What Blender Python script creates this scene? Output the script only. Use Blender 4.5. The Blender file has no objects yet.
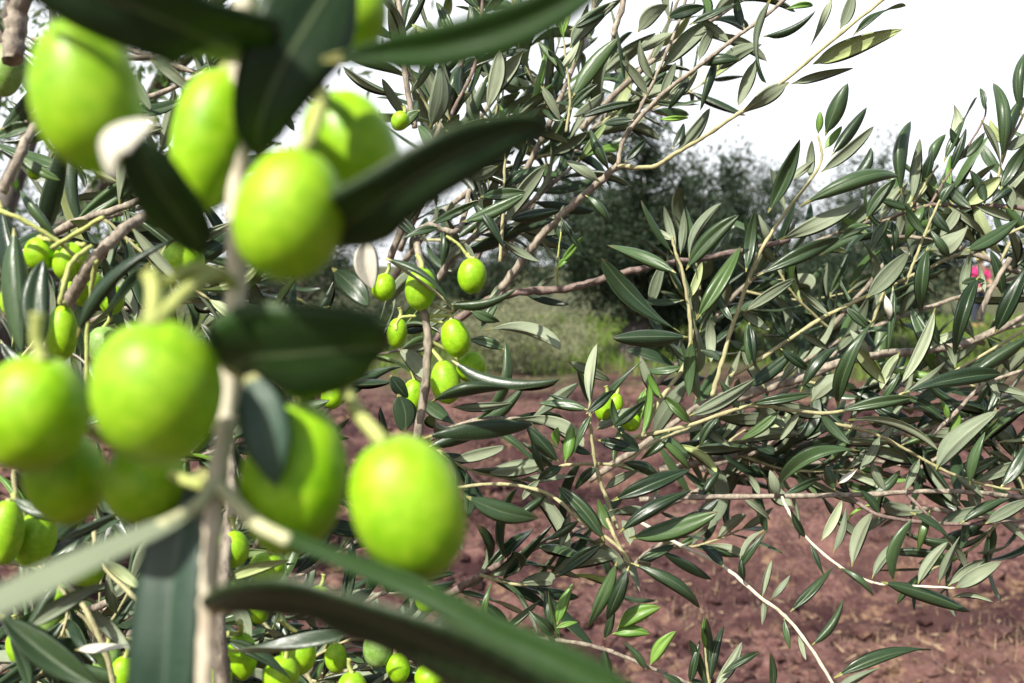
import bpy, bmesh, math, random
from mathutils import Vector, Matrix, noise
R = math.radians
rnd = random.Random(11)
scene = bpy.context.scene
COL = scene.collection

# ------------------------------------------------------------------ camera
F = 967.0
PITCH = R(4.5)
CAM = Vector((0, 0, 1.5))
FW = Vector((0, math.cos(PITCH), -math.sin(PITCH)))
UP = Vector((0, math.sin(PITCH), math.cos(PITCH)))
RT = Vector((1, 0, 0))
def P(px, py, d):
    return CAM + d * (FW + (px - 512) / F * RT + (341.5 - py) / F * UP)
def cv(r, u, t):                       # direction given as right / up / towards the camera
    return (RT * r + UP * u - FW * t).normalized()
cd = bpy.data.cameras.new('camera'); cam = bpy.data.objects.new('camera', cd); COL.objects.link(cam)
cam.location = CAM; cam.rotation_euler = (R(90) - PITCH, 0, 0)
cd.sensor_width = 36; cd.lens = 36 * F / 1024; cd.clip_start = 0.01; cd.clip_end = 3000
cd.dof.use_dof = True; cd.dof.focus_distance = 0.62; cd.dof.aperture_fstop = 12.5
scene.camera = cam

# ------------------------------------------------------------------ light
TO_SUN = Vector((-0.40, -0.58, 0.71)).normalized()
el = math.asin(TO_SUN.z); az = math.atan2(TO_SUN.x, TO_SUN.y)
sd = bpy.data.lights.new('sun', 'SUN'); sun = bpy.data.objects.new('sun', sd); COL.objects.link(sun)
sd.energy = 5.0; sd.angle = R(0.5); sd.color = (1.0, 0.955, 0.88)
sun.rotation_euler = TO_SUN.to_track_quat('Z', 'Y').to_euler()
sun.location = (-3, -3, 8)
w = bpy.data.worlds.new('World'); scene.world = w; w.use_nodes = True
nt = w.node_tree; nt.nodes.clear()
out = nt.nodes.new('ShaderNodeOutputWorld'); bg = nt.nodes.new('ShaderNodeBackground')
sky = nt.nodes.new('ShaderNodeTexSky'); sky.sky_type = 'NISHITA'; sky.sun_disc = False
sky.sun_elevation = el; sky.sun_rotation = az; sky.dust_density = 3.0; sky.air_density = 1.0
tc = nt.nodes.new('ShaderNodeTexCoord'); nz = nt.nodes.new('ShaderNodeTexNoise')
nz.inputs['Scale'].default_value = 2.2; nz.inputs['Detail'].default_value = 6
cr = nt.nodes.new('ShaderNodeValToRGB')             # a bank of bright thin cloud, thickest towards +Y and low, clear overhead
cr.color_ramp.elements[0].position = 0.30; cr.color_ramp.elements[0].color = (0.04,)*3 + (1,)
cr.color_ramp.elements[1].position = 0.62; cr.color_ramp.elements[1].color = (1,)*3 + (1,)
mx = nt.nodes.new('ShaderNodeMix'); mx.data_type = 'RGBA'
mx.inputs['B'].default_value = (8.8, 9.1, 9.5, 1)
dt = nt.nodes.new('ShaderNodeVectorMath'); dt.operation = 'DOT_PRODUCT'; dt.inputs[1].default_value = Vector((0.05, 0.95, 0.1)).normalized()
m1_ = nt.nodes.new('ShaderNodeMath'); m1_.operation = 'MULTIPLY_ADD'; m1_.inputs[1].default_value = 0.25; m1_.inputs[2].default_value = -0.12
m2_ = nt.nodes.new('ShaderNodeMath'); m2_.operation = 'MULTIPLY_ADD'; m2_.inputs[1].default_value = 0.68
nt.links.new(tc.outputs['Generated'], dt.inputs[0]); nt.links.new(tc.outputs['Generated'], nz.inputs['Vector'])
nt.links.new(nz.outputs['Fac'], m1_.inputs[0]); nt.links.new(dt.outputs['Value'], m2_.inputs[0]); nt.links.new(m1_.outputs[0], m2_.inputs[2])
nt.links.new(m2_.outputs[0], cr.inputs['Fac'])
nt.links.new(cr.outputs['Color'], mx.inputs['Factor'])
nt.links.new(sky.outputs['Color'], mx.inputs['A'])
nt.links.new(mx.outputs['Result'], bg.inputs['Color'])
nt.links.new(bg.outputs['Background'], out.inputs['Surface'])
bg.inputs['Strength'].default_value = 0.085
vs = scene.view_settings
vs.view_transform = 'Standard'; vs.look = 'None'; vs.gamma = 1; vs.exposure = 0.82; vs.use_curve_mapping = False
scene.cycles.max_bounces = 6; scene.cycles.transmission_bounces = 4; scene.cycles.diffuse_bounces = 3

# ------------------------------------------------------------------ materials
class NT:
    def __init__(s, name):
        s.m = bpy.data.materials.new(name); s.m.use_nodes = True
        s.t = s.m.node_tree; s.b = s.t.nodes['Principled BSDF']; s.o = s.t.nodes['Material Output']
    def n(s, typ, **kw):
        x = s.t.nodes.new(typ)
        for k, v in kw.items(): setattr(x, k, v)
        return x
    def l(s, a, b): s.t.links.new(a, b)
    def noise(s, scale, detail=3, vec=None, rough=0.5):
        x = s.n('ShaderNodeTexNoise'); x.inputs['Scale'].default_value = scale
        x.inputs['Detail'].default_value = detail; x.inputs['Roughness'].default_value = rough
        if vec is not None: s.l(vec, x.inputs['Vector'])
        return x.outputs['Fac']
    def ramp(s, fac, stops):
        x = s.n('ShaderNodeValToRGB'); e = x.color_ramp.elements
        while len(e) < len(stops): e.new(0.5)
        for q, (p, c) in zip(e, stops):
            q.position = p; q.color = (c if len(c) == 4 else tuple(c) + (1,))
        s.l(fac, x.inputs['Fac']); return x.outputs['Color']
    def mix(s, fac, a, b, mode='MIX'):
        x = s.n('ShaderNodeMix', data_type='RGBA', blend_type=mode)
        for sock, v in ((x.inputs['Factor'], fac), (x.inputs['A'], a), (x.inputs['B'], b)):
            if isinstance(v, (int, float)): sock.default_value = v
            elif isinstance(v, tuple): sock.default_value = v if len(v) == 4 else v + (1,)
            else: s.l(v, sock)
        return x.outputs['Result']
    def math(s, op, a, b=None):
        x = s.n('ShaderNodeMath', operation=op)
        for sock, v in zip(x.inputs, (a, b)):
            if v is None: continue
            if isinstance(v, (int, float)): sock.default_value = v
            else: s.l(v, sock)
        return x.outputs[0]
    def bump(s, h, strength, dist):
        x = s.n('ShaderNodeBump'); x.inputs['Strength'].default_value = strength
        x.inputs['Distance'].default_value = dist
        s.l(h, x.inputs['Height']); s.l(x.outputs['Normal'], s.b.inputs['Normal'])

def leaf_mat(name, c1, c2, rib, petiole, rough, trans, tcol, coat=0.0, spec=0.5):
    k = NT(name)
    uv = k.n('ShaderNodeUVMap'); uv.uv_map = 'UVMap'
    sep = k.n('ShaderNodeSeparateXYZ'); k.l(uv.outputs['UV'], sep.inputs[0])
    oi = k.n('ShaderNodeObjectInfo')
    tcn = k.n('ShaderNodeTexCoord')
    add = k.n('ShaderNodeVectorMath', operation='ADD')
    k.l(uv.outputs['UV'], add.inputs[0]); k.l(oi.outputs['Random'], add.inputs[1])
    lp = lambda f: tuple(a + (b - a) * f for a, b in zip(c1, c2))
    yl_ = tuple(q * m_ for q, m_ in zip(c2, (1.45, 1.5, 0.9)))
    base = k.ramp(oi.outputs['Random'], [(0.0, c1), (0.45, lp(.5)), (0.80, c2), (0.90, tuple(q * 1.45 for q in c2)), (0.97, yl_)])
    # small brown dead patches towards the tip on some leaves
    dead = k.math('MULTIPLY', k.math('GREATER_THAN', k.math('ADD', sep.outputs['X'], k.math('MULTIPLY', k.noise(5, 3, add.outputs[0]), 0.5)), 1.20), k.math('GREATER_THAN', k.math('FRACT', k.math('MULTIPLY', oi.outputs['Random'], 7.31)), 0.6))
    base = k.mix(k.math('MULTIPLY', dead, 0.55), base, (0.16, 0.10, 0.05))
    mot = k.noise(7, 4, add.outputs[0], 0.6)
    wv = k.n('ShaderNodeTexWave'); wv.inputs['Scale'].default_value = 9; wv.inputs['Distortion'].default_value = 2.5; k.l(uv.outputs['UV'], wv.inputs['Vector'])
    base = k.mix(0.5, base, k.ramp(mot, [(0.3, (0.45, 0.45, 0.45)), (0.75, (0.75, 0.75, 0.7))]), 'OVERLAY')
    # pale midrib, faint side veins, yellowish petiole
    dv = k.math('ABSOLUTE', k.math('SUBTRACT', sep.outputs['Y'], 0.5))
    base = k.mix(k.math('MULTIPLY', k.math('GREATER_THAN', wv.outputs['Fac'], 0.86), 0.10), base, rib)
    ribf = k.math('MULTIPLY', k.math('LESS_THAN', dv, 0.022), 0.75)
    base = k.mix(ribf, base, rib)
    edge = k.math('MULTIPLY', k.math('GREATER_THAN', dv, 0.475), 0.45)
    base = k.mix(edge, base, rib)
    pf = k.math('LESS_THAN', sep.outputs['X'], 0.07)
    base = k.mix(pf, base, petiole)
    # sparse pale specks and scars
    sp = k.n('ShaderNodeTexVoronoi'); sp.inputs['Scale'].default_value = 26
    k.l(add.outputs[0], sp.inputs['Vector'])
    spf = k.math('MULTIPLY', k.math('LESS_THAN', sp.outputs['Distance'], 0.09), 0.35)
    base = k.mix(spf, base, rib)
    k.l(base, k.b.inputs['Base Color'])
    rr = k.ramp(k.noise(11, 3, add.outputs[0]), [(0.3, (rough - .08,)*3), (0.7, (rough + .14,)*3)])
    k.l(rr, k.b.inputs['Roughness'])
    k.b.inputs['Specular IOR Level'].default_value = spec
    k.bump(k.math('ADD', k.math('MULTIPLY', mot, 0.6), k.math('MULTIPLY', dv, 2.0)), 0.25, 0.0012)
    tr = k.n('ShaderNodeBsdfTranslucent'); tr.inputs['Color'].default_value = tcol + (1,)
    ms = k.n('ShaderNodeMixShader'); ms.inputs[0].default_value = trans
    k.l(k.b.outputs[0], ms.inputs[1]); k.l(tr.outputs[0], ms.inputs[2]); k.l(ms.outputs[0], k.o.inputs['Surface'])
    return k.m
M = {}
PET = (0.30, 0.30, 0.10)
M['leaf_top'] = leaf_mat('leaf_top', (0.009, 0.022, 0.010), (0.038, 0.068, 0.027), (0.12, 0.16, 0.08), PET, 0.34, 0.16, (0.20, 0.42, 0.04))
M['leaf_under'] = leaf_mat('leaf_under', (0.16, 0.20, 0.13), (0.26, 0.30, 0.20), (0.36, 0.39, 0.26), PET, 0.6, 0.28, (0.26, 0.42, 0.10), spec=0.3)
M['young_top'] = leaf_mat('young_top', (0.09, 0.20, 0.03), (0.15, 0.27, 0.05), (0.3, 0.4, 0.12), PET, 0.4, 0.30, (0.30, 0.55, 0.05))
M['young_under'] = leaf_mat('young_under', (0.20, 0.30, 0.10), (0.26, 0.34, 0.15), (0.35, 0.42, 0.2), PET, 0.55, 0.30, (0.30, 0.55, 0.05), spec=0.3)
M['glare_top'] = leaf_mat('glare_top', (0.56, 0.54, 0.44), (0.62, 0.60, 0.5), (0.72, 0.68, 0.52), PET, 0.5, 0.2, (0.5, 0.5, 0.4))  # near-white base colour carries the glare of a leaf in full sun
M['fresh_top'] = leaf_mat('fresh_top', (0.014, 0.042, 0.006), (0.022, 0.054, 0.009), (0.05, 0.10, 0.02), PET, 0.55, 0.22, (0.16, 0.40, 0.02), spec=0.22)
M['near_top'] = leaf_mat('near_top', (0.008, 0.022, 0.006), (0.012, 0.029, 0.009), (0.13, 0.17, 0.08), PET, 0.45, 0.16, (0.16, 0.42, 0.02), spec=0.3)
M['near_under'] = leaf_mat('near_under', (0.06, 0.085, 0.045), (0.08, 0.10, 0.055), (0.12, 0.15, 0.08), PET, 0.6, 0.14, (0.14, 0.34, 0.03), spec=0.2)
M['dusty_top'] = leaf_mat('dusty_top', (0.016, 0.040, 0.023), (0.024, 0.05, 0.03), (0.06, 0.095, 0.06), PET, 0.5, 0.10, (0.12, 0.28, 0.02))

def bark_mat(name, c1, c2, c3, scale=240):
    k = NT(name); tcn = k.n('ShaderNodeTexCoord')
    mp = k.n('ShaderNodeMapping'); mp.inputs['Scale'].default_value = (1, 1, 0.5)
    k.l(tcn.outputs['Object'], mp.inputs['Vector'])
    a = k.noise(scale, 5, mp.outputs[0], 0.65); b = k.noise(scale * .15, 3, mp.outputs[0])
    c = k.mix(b, k.ramp(a, [(0.35, c1), (0.62, c2)]), k.ramp(a, [(0.3, c1), (0.7, c3)]))
    k.l(c, k.b.inputs['Base Color']); k.b.inputs['Roughness'].default_value = 0.75
    k.bump(a, 0.8, 0.0012); return k.m
M['bark'] = bark_mat('bark', (0.11, 0.088, 0.066), (0.31, 0.26, 0.195), (0.42, 0.37, 0.28))
M['bark_dark'] = bark_mat('bark_dark', (0.08, 0.055, 0.045), (0.22, 0.155, 0.13), (0.27, 0.2, 0.16))
M['bark_pale'] = bark_mat('bark_pale', (0.48, 0.41, 0.30), (0.66, 0.60, 0.46), (0.62, 0.60, 0.43))
M['twig'] = bark_mat('twig', (0.26, 0.24, 0.12), (0.42, 0.37, 0.21), (0.36, 0.37, 0.17))
M['stalk'] = bark_mat('stalk', (0.30, 0.34, 0.09), (0.44, 0.46, 0.15), (0.40, 0.45, 0.13))
M['stalk_pale'] = bark_mat('stalk_pale', (0.40, 0.40, 0.22), (0.54, 0.52, 0.32), (0.5, 0.52, 0.28))
M['trunk'] = bark_mat('trunk', (0.05, 0.042, 0.035), (0.16, 0.135, 0.11), (0.2, 0.17, 0.14), 18)

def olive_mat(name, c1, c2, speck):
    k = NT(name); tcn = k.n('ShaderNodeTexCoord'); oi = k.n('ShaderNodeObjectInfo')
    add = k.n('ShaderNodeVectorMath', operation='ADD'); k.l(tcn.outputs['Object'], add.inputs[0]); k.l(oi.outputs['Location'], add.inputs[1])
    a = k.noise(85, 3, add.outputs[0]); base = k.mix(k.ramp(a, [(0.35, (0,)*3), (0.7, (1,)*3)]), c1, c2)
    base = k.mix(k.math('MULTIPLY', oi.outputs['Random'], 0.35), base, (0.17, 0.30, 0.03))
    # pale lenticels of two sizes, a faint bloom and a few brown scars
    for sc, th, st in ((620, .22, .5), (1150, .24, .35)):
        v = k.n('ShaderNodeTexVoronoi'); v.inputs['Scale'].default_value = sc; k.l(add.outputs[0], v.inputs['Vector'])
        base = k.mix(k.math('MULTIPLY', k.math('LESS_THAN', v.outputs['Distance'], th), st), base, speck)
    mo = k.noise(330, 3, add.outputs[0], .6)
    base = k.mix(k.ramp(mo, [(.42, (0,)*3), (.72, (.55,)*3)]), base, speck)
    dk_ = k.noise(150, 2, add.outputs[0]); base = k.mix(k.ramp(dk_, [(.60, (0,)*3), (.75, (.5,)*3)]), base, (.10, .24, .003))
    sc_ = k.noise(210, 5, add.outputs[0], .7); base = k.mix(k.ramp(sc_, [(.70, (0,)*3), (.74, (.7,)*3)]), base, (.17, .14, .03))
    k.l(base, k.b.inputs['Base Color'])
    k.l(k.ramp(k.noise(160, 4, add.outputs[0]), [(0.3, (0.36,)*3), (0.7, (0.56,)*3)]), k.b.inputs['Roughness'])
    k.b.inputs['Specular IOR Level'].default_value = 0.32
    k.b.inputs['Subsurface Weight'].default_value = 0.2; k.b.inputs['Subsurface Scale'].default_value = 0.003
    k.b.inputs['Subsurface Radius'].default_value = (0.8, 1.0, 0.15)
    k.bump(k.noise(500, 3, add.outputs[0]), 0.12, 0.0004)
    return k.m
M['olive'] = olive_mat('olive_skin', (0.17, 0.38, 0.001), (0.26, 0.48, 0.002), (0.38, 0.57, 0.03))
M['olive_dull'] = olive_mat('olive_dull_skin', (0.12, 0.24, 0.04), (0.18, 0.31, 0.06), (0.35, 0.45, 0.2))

# ------------------------------------------------------------------ mesh helpers
def link(name, me, parent=None, mats=()):
    for m in mats: me.materials.append(m)
    o = bpy.data.objects.new(name, me); COL.objects.link(o)
    if parent is not None: o.parent = parent
    return o
def tag(o, label=None, cat=None, group=None, kind=None):
    if label: o['label'] = label
    if cat: o['category'] = cat
    if group: o['group'] = group
    if kind: o['kind'] = kind
    return o
def spline(pts, step_n=6):
    """Catmull-Rom through tuples of equal length"""
    if len(pts) < 3:
        a, b = pts; return [tuple(a[i] + (b[i] - a[i]) * t / step_n for i in range(len(a))) for t in range(step_n + 1)]
    res = []
    for i in range(len(pts) - 1):
        p0 = pts[max(i - 1, 0)]; p1 = pts[i]; p2 = pts[i + 1]; p3 = pts[min(i + 2, len(pts) - 1)]
        for s in range(step_n):
            t = s / step_n
            res.append(tuple(0.5 * ((2 * b) + (c - a) * t + (2 * a - 5 * b + 4 * c - d) * t * t + (3 * b - a - 3 * c + d) * t ** 3)
                             for a, b, c, d in zip(p0, p1, p2, p3)))
    res.append(tuple(pts[-1])); return res
def tube_mesh(pts, radii, sides=8, wob=0.08, knots=()):
    """pts: local Vectors, radii: per point"""
    vs_, fs = [], []
    n = len(pts); prev = None
    for i, p in enumerate(pts):
        t = (pts[min(i + 1, n - 1)] - pts[max(i - 1, 0)])
        if t.length < 1e-9: t = Vector((0, 0, 1))
        t.normalize()
        if prev is None: a = t.orthogonal().normalized()
        else:
            a = prev - t * prev.dot(t)
            a = a.normalized() if a.length > 1e-6 else t.orthogonal().normalized()
        prev = a; b = t.cross(a)
        for s in range(sides):
            an = 2 * math.pi * s / sides
            r = radii[i] * (1 + rnd.uniform(-wob, wob))
            vs_.append(p + (a * math.cos(an) + b * math.sin(an)) * r)
    for i in range(n - 1):
        for s in range(sides):
            s2 = (s + 1) % sides
            fs.append((i * sides + s, i * sides + s2, (i + 1) * sides + s2, (i + 1) * sides + s))
    fs.append(tuple(range(sides))[::-1]); fs.append(tuple((n - 1) * sides + s for s in range(sides)))
    me = bpy.data.meshes.new('tube'); me.from_pydata([tuple(v) for v in vs_], [], fs)
    me.polygons.foreach_set('use_smooth', [True] * len(me.polygons)); return me

NX = 9
def leaf_surface(frames, halfw, thick, fold=0.0, roll=0.0, us=None):
    """frames: list of (centre, widthdir, normal); closed two-sided blade"""
    n = len(frames); verts, uvs, faces, mi = [], [], [], []
    ys = [-1 + 2 * j / (NX - 1) for j in range(NX)]
    idx_t, idx_b = [], []
    for i, (c, wd, nn) in enumerate(frames):
        u = us[i] if us else i / (n - 1); h = halfw[i]; rt, rb = [], []
        for j, y in enumerate(ys):
            p = c + wd * (y * h) + nn * (fold * abs(y) * h - roll * (abs(y) ** 3) * h)
            rib = math.exp(-(y / 0.16) ** 2)
            th = thick * (1 - y * y) * min(1, h / (thick * 3))
            if j in (0, NX - 1):
                verts.append(p); uvs.append((u, (y + 1) / 2)); rt.append(len(verts) - 1); rb.append(len(verts) - 1)
            else:
                verts.append(p + nn * (th - rib * thick * 1.0)); uvs.append((u, (y + 1) / 2)); rt.append(len(verts) - 1)
                verts.append(p - nn * (th + rib * thick * 1.6)); uvs.append((u, (y + 1) / 2)); rb.append(len(verts) - 1)
        idx_t.append(rt); idx_b.append(rb)
    for i in range(n - 1):
        for j in range(NX - 1):
            faces.append((idx_t[i][j], idx_t[i + 1][j], idx_t[i + 1][j + 1], idx_t[i][j + 1])); mi.append(0)
            faces.append((idx_b[i][j], idx_b[i][j + 1], idx_b[i + 1][j + 1], idx_b[i + 1][j])); mi.append(1)
    me = bpy.data.meshes.new('leaf'); me.from_pydata([tuple(v) for v in verts], [], faces)
    me.polygons.foreach_set('use_smooth', [True] * len(faces)); me.polygons.foreach_set('material_index', mi)
    ul = me.uv_layers.new(name='UVMap')
    for lp in me.loops: ul.data[lp.index].uv = uvs[lp.vertex_index]
    # make face winding agree with the normals: top faces must look along +n
    f0 = me.polygons[0]
    mid = len(frames) // 2
    pk = me.polygons[(mid * (NX - 1) + NX // 2) * 2]
    if pk.normal.dot(frames[mid][2]) < 0: me.flip_normals()
    return me
def profile(u):                        # leaf half-width along its length, 0..0.5
    if u < 0.075: return 0.035 + 0.02 * u
    t = (u - 0.075) / 0.925
    return max(0.004, 0.5 * (math.sin(math.pi * t ** 0.92) ** 0.60) * (1 - 0.10 * t) * 1.02 + 0.02 * (1 - t))
def unit_leaf(bend, sickle, fold, roll, twist):
    n = 15; fr, hw, us = [], [], []
    for i in range(n):
        u = (i / (n - 1)); u = u ** 0.9
        z = bend * 4 * u * (1 - u); y = sickle * 4 * u * (1 - u)
        tz = bend * 4 * (1 - 2 * u)
        a = twist * (u - 0.3)
        tang = Vector((1, 0, tz)).normalized(); nn = Vector((-tz, 0, 1)).normalized(); wd = Vector((0, 1, 0))
        wd2 = wd * math.cos(a) + nn * math.sin(a) * 0.25; n2 = (nn - wd * math.sin(a) * 0.25).normalized()
        # width is scaled with y on the object: widths here are for a blade of length 1 and width 1
        fr.append((Vector((u, y, z)), wd2, n2)); hw.append(profile(u)); us.append(u)
    # vertical relief must not be blown up by the y scale, so thickness is along z (object z scale = length)
    return leaf_surface(fr, hw, 0.0042, fold * 0.2, roll * 0.2, us)
LEAVES = {}
def variants(kind, mats, n):
    r = random.Random(5 + n); out_ = []
    for i in range(n):
        me = unit_leaf(r.choice([-.16, -.06, .02, .06, .10, .16, .22, .28]), r.uniform(-.3, .3), r.uniform(-.4, .9), r.uniform(-.1, 1.0), r.uniform(-2.0, 2.0))
        for m in mats: me.materials.append(m)
        out_.append(me)
    LEAVES[kind] = out_
variants('mature', (M['leaf_top'], M['leaf_under']), 22)
variants('young', (M['young_top'], M['young_under']), 8)
variants('pale', (M['glare_top'], M['glare_top']), 3)  # leaf bits with sun glare painted into their colour

class Branch:
    def __init__(s, label, base, group):
        s.e = bpy.data.objects.new('olive_branch', None); COL.objects.link(s.e)
        s.e.empty_display_size = 0.02; s.base = base; s.e.location = base; s.nleaf = 0; s.knot = 1.2; s.jit = .18
        tag(s.e, label, 'branch', group)
    def stem(s, pts, r0, r1, mat='bark', name='stem', n=7, sides=8, knots=True):
        """pts: list of (px,py,d)"""
        w3 = [tuple(P(*p)) for p in pts]
        return s.stem3(w3, r0, r1, mat, name, n, sides)
    def stem3(s, w3, r0, r1, mat='bark', name='stem', n=7, sides=8):
        sp = [Vector(q) for q in spline([tuple(q) for q in w3], n)]
        m = len(sp); rr = []
        for i in range(m):
            r = r0 + (r1 - r0) * i / (m - 1)
            if i % 5 == 3: r *= s.knot
            rr.append(r)
        jit = [v - s.base + Vector((rnd.uniform(-1, 1), rnd.uniform(-1, 1), rnd.uniform(-1, 1))) * r0 * s.jit for v in sp]
        link(name, tube_mesh(jit, rr, sides), s.e, (M[mat],)); return sp
    def put(s, p0, p1, nrm, width, kind='mature', lab=None):
        if s.nleaf >= 100: return None
        T = p1 - p0; L = T.length; T.normalize()
        N = nrm - T * nrm.dot(T)
        if N.length < 1e-4: N = T.orthogonal()
        N.normalize(); W = N.cross(T)
        me = rnd.choice(LEAVES[kind])
        mat = Matrix(((T.x * L, W.x * width, N.x * L, p0.x - s.base.x), (T.y * L, W.y * width, N.y * L, p0.y - s.base.y),
                      (T.z * L, W.z * width, N.z * L, p0.z - s.base.z), (0, 0, 0, 1)))
        o = bpy.data.objects.new('leaf', me); COL.objects.link(o); o.parent = s.e; o.matrix_local = mat; s.nleaf += 1
        if lab: o['label'] = lab
        return o
    def hand(s, items, d0):
        for it in items:
            bx, by, tx, ty, wpx, side = it[:6]; d = it[6] if len(it) > 6 else d0
            kind = {'y': 'young', 'p': 'pale'}.get(side, 'mature')
            Lp = math.hypot(tx - bx, ty - by)
            dt = rnd.uniform(-.3, .3) * Lp / F * d
            p0 = P(bx, by, d); p1 = P(tx, ty, d + dt)
            T = (p1 - p0).normalized(); V = (p0 - CAM).normalized()
            Nc = -V - T * (-V).dot(T); Nc.normalize()
            wr = max(wpx * 0.94, 0.165 * Lp)
            a = math.acos(max(-1, min(1, wpx * 0.92 / wr)))
            a = min(a, R(76))
            N = Nc if side != 'l' else -Nc
            c1 = Matrix.Rotation(a, 3, T) @ N; c2 = Matrix.Rotation(-a, 3, T) @ N
            s.put(p0, p1, c1 if c1.z > c2.z else c2, wr / F * d, kind)
    def auto(s, sp, n, lo, hi, start=0.1, end=1.0, ang=(35, 62), kind='mature', asp=(0.14, 0.215), droop=0.0, skip=0.1, up=0.6, terminal=True):
        m = len(sp); roll0 = rnd.uniform(0, math.pi)
        for i in range(n):
            f = start + (end - start) * (i + rnd.uniform(-.2, .2)) / max(1, n - 1); f = min(max(f, 0), 1)
            k = min(int(f * (m - 1)), m - 2)
            p = sp[k].lerp(sp[k + 1], f * (m - 1) - k)
            t = (sp[min(k + 2, m - 1)] - sp[max(k - 1, 0)]).normalized()
            a = t.orthogonal().normalized(); b = t.cross(a)
            for q in (0, 1):
                if rnd.random() < skip: continue
                an = roll0 + i * math.pi / 2 + q * math.pi + rnd.uniform(-.35, .35)
                rad = a * math.cos(an) + b * math.sin(an)
                g = R(rnd.uniform(*ang)) * (0.75 if f > 0.85 else 1)
                dirn = (t * math.cos(g) + rad * math.sin(g) + Vector((0, 0, -droop * rnd.uniform(.3, 1)))).normalized()
                L = rnd.uniform(lo, hi) * (0.7 if f > 0.93 else 1)
                nrm = t * 0.7 - rad * 0.5 + Vector((0, 0, up)) + Vector((rnd.uniform(-1, 1), rnd.uniform(-1, 1), rnd.uniform(-1, 1))) * .45
                pm = p + dirn * L * .5 - CAM; dz = pm.dot(FW); qx = 512 + F * pm.x / dz; qy = 341.5 - F * pm.dot(UP) / dz
                if abs(qx - 978) < 32 and abs(qy - 268) < 26: continue
                s.put(p, p + dirn * L, nrm, L * rnd.uniform(*asp), kind if not (f > 0.9 and rnd.random() < .25) else 'young')

def olive(px, py, rx, ry, d, label, group, tilt=0, lean=0.0, mat='olive', stalks=(), sr=0.0011):
    """tilt: degrees clockwise of the stalk end from straight up in the picture; lean: stalk end towards (+) the camera"""
    a = R(tilt); ax = (RT * math.sin(a) + UP * math.cos(a) - FW * lean).normalized()
    c = P(px, py, d); w_ = rx / F * d; h_ = ry / F * d
    if d < .21: w_ *= .955; h_ *= .965
    nu, nv = 28, 20; vs_, fs = [], []
    eg = rnd.uniform(-.10, .06); sd_ = rnd.uniform(0, 100); wb = rnd.uniform(.01, .03)
    for j in range(nv + 1):
        th = math.pi * j / nv; z = math.cos(th); r = math.sin(th) ** 0.94
        r *= 1 + eg * z
        for i in range(nu):
            ph = 2 * math.pi * i / nu
            q = Vector((r * math.cos(ph), r * math.sin(ph), z))
            kx = 1 + wb * noise.noise(q * 1.6 + Vector((sd_, 0, 0)))
            zz = z - (0.05 * math.exp(-(th / .16) ** 2)) + (-0.035 * math.exp(-((math.pi - th) / .16) ** 2))
            vs_.append((q.x * w_ * kx, q.y * w_ * kx, zz * h_ * kx))
    for j in range(nv):
        for i in range(nu):
            i2 = (i + 1) % nu; fs.append((j * nu + i, (j + 1) * nu + i, (j + 1) * nu + i2, j * nu + i2))
    me = bpy.data.meshes.new('olive'); me.from_pydata(vs_, [], fs)
    bm = bmesh.new(); bm.from_mesh(me); bmesh.ops.remove_doubles(bm, verts=bm.verts, dist=1e-6)
    bmesh.ops.recalc_face_normals(bm, faces=bm.faces); bm.to_mesh(me); bm.free()
    me.polygons.foreach_set('use_smooth', [True] * len(me.polygons))
    o = link('olive', me, None, (M[mat],)); o.location = c
    rot = ax.to_track_quat('Z', 'Y'); o.rotation_mode = 'QUATERNION'; o.rotation_quaternion = rot
    tag(o, label, 'olive', group)
    inv = rot.to_matrix().inverted(); top = ax * h_ * 0.93
    if not stalks:
        e = c + top + UP * h_ * .6 + RT * rnd.uniform(-.3, .3) * h_ + ax * h_ * .2
        stalks = ([e],)
    for st in stalks:
        pts = [c + top] + [P(*q) if isinstance(q, tuple) else q for q in st]
        if len(pts) == 2: pts.insert(1, pts[0].lerp(pts[1], .5) + RT * rnd.uniform(-.12, .12) * h_ + FW * h_ * .05)
        sp = [Vector(q) for q in spline([tuple(q) for q in pts], 5)]
        loc = [inv @ (q - c) for q in sp]; m = len(loc)
        rr = [sr * (1.5 if i == 0 else 1.0) for i in range(m)]
        rr[-1] *= 1.35
        link('stalk', tube_mesh(loc, rr, 7), o, (M['stalk'],))
    return o
def fg_leaf(br, path, nrm, top='near_top', under='near_under', fold=0.15, roll=0.15, side='u', thick=0.00022, label=None, twist=0.0, pet=None):
    """path: (px,py,d,width_px) from petiole to tip; nrm: the normal of the face that looks at the camera"""
    sp = spline(path, 7); n = len(sp); pts = [P(q[0], q[1], q[2]) - br.base for q in sp]
    fr, hw = [], []
    N0 = nrm if side == 'u' else -nrm
    for i in range(n):
        t = (pts[min(i + 1, n - 1)] - pts[max(i - 1, 0)]).normalized()
        nn = N0 - t * N0.dot(t); nn.normalize()
        nn = Matrix.Rotation(twist * (i / (n - 1) - .4), 3, t) @ nn
        fr.append((pts[i], t.cross(nn) * -1, nn)); 
        V = (pts[i] + br.base - CAM).normalized()
        cosf = max(0.35, abs(nn.dot(V)))
        hw.append(max(0.0004, 0.5 * sp[i][3] / F * sp[i][2] / cosf))
    me = leaf_surface(fr, hw, thick, fold, roll)
    o = link('leaf', me, br.e, (M[top], M[under])); br.nleaf += 1
    if label: o['label'] = label
    if pet:
        q3 = [Vector(q) - br.base for q in spline([tuple(P(*q)) for q in pet], 6)]
        link('petiole', tube_mesh(q3, [.0014 - .0003 * j / len(q3) for j in range(len(q3))], 9, .03), o, (M['stalk_pale'],))
    return o
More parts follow.
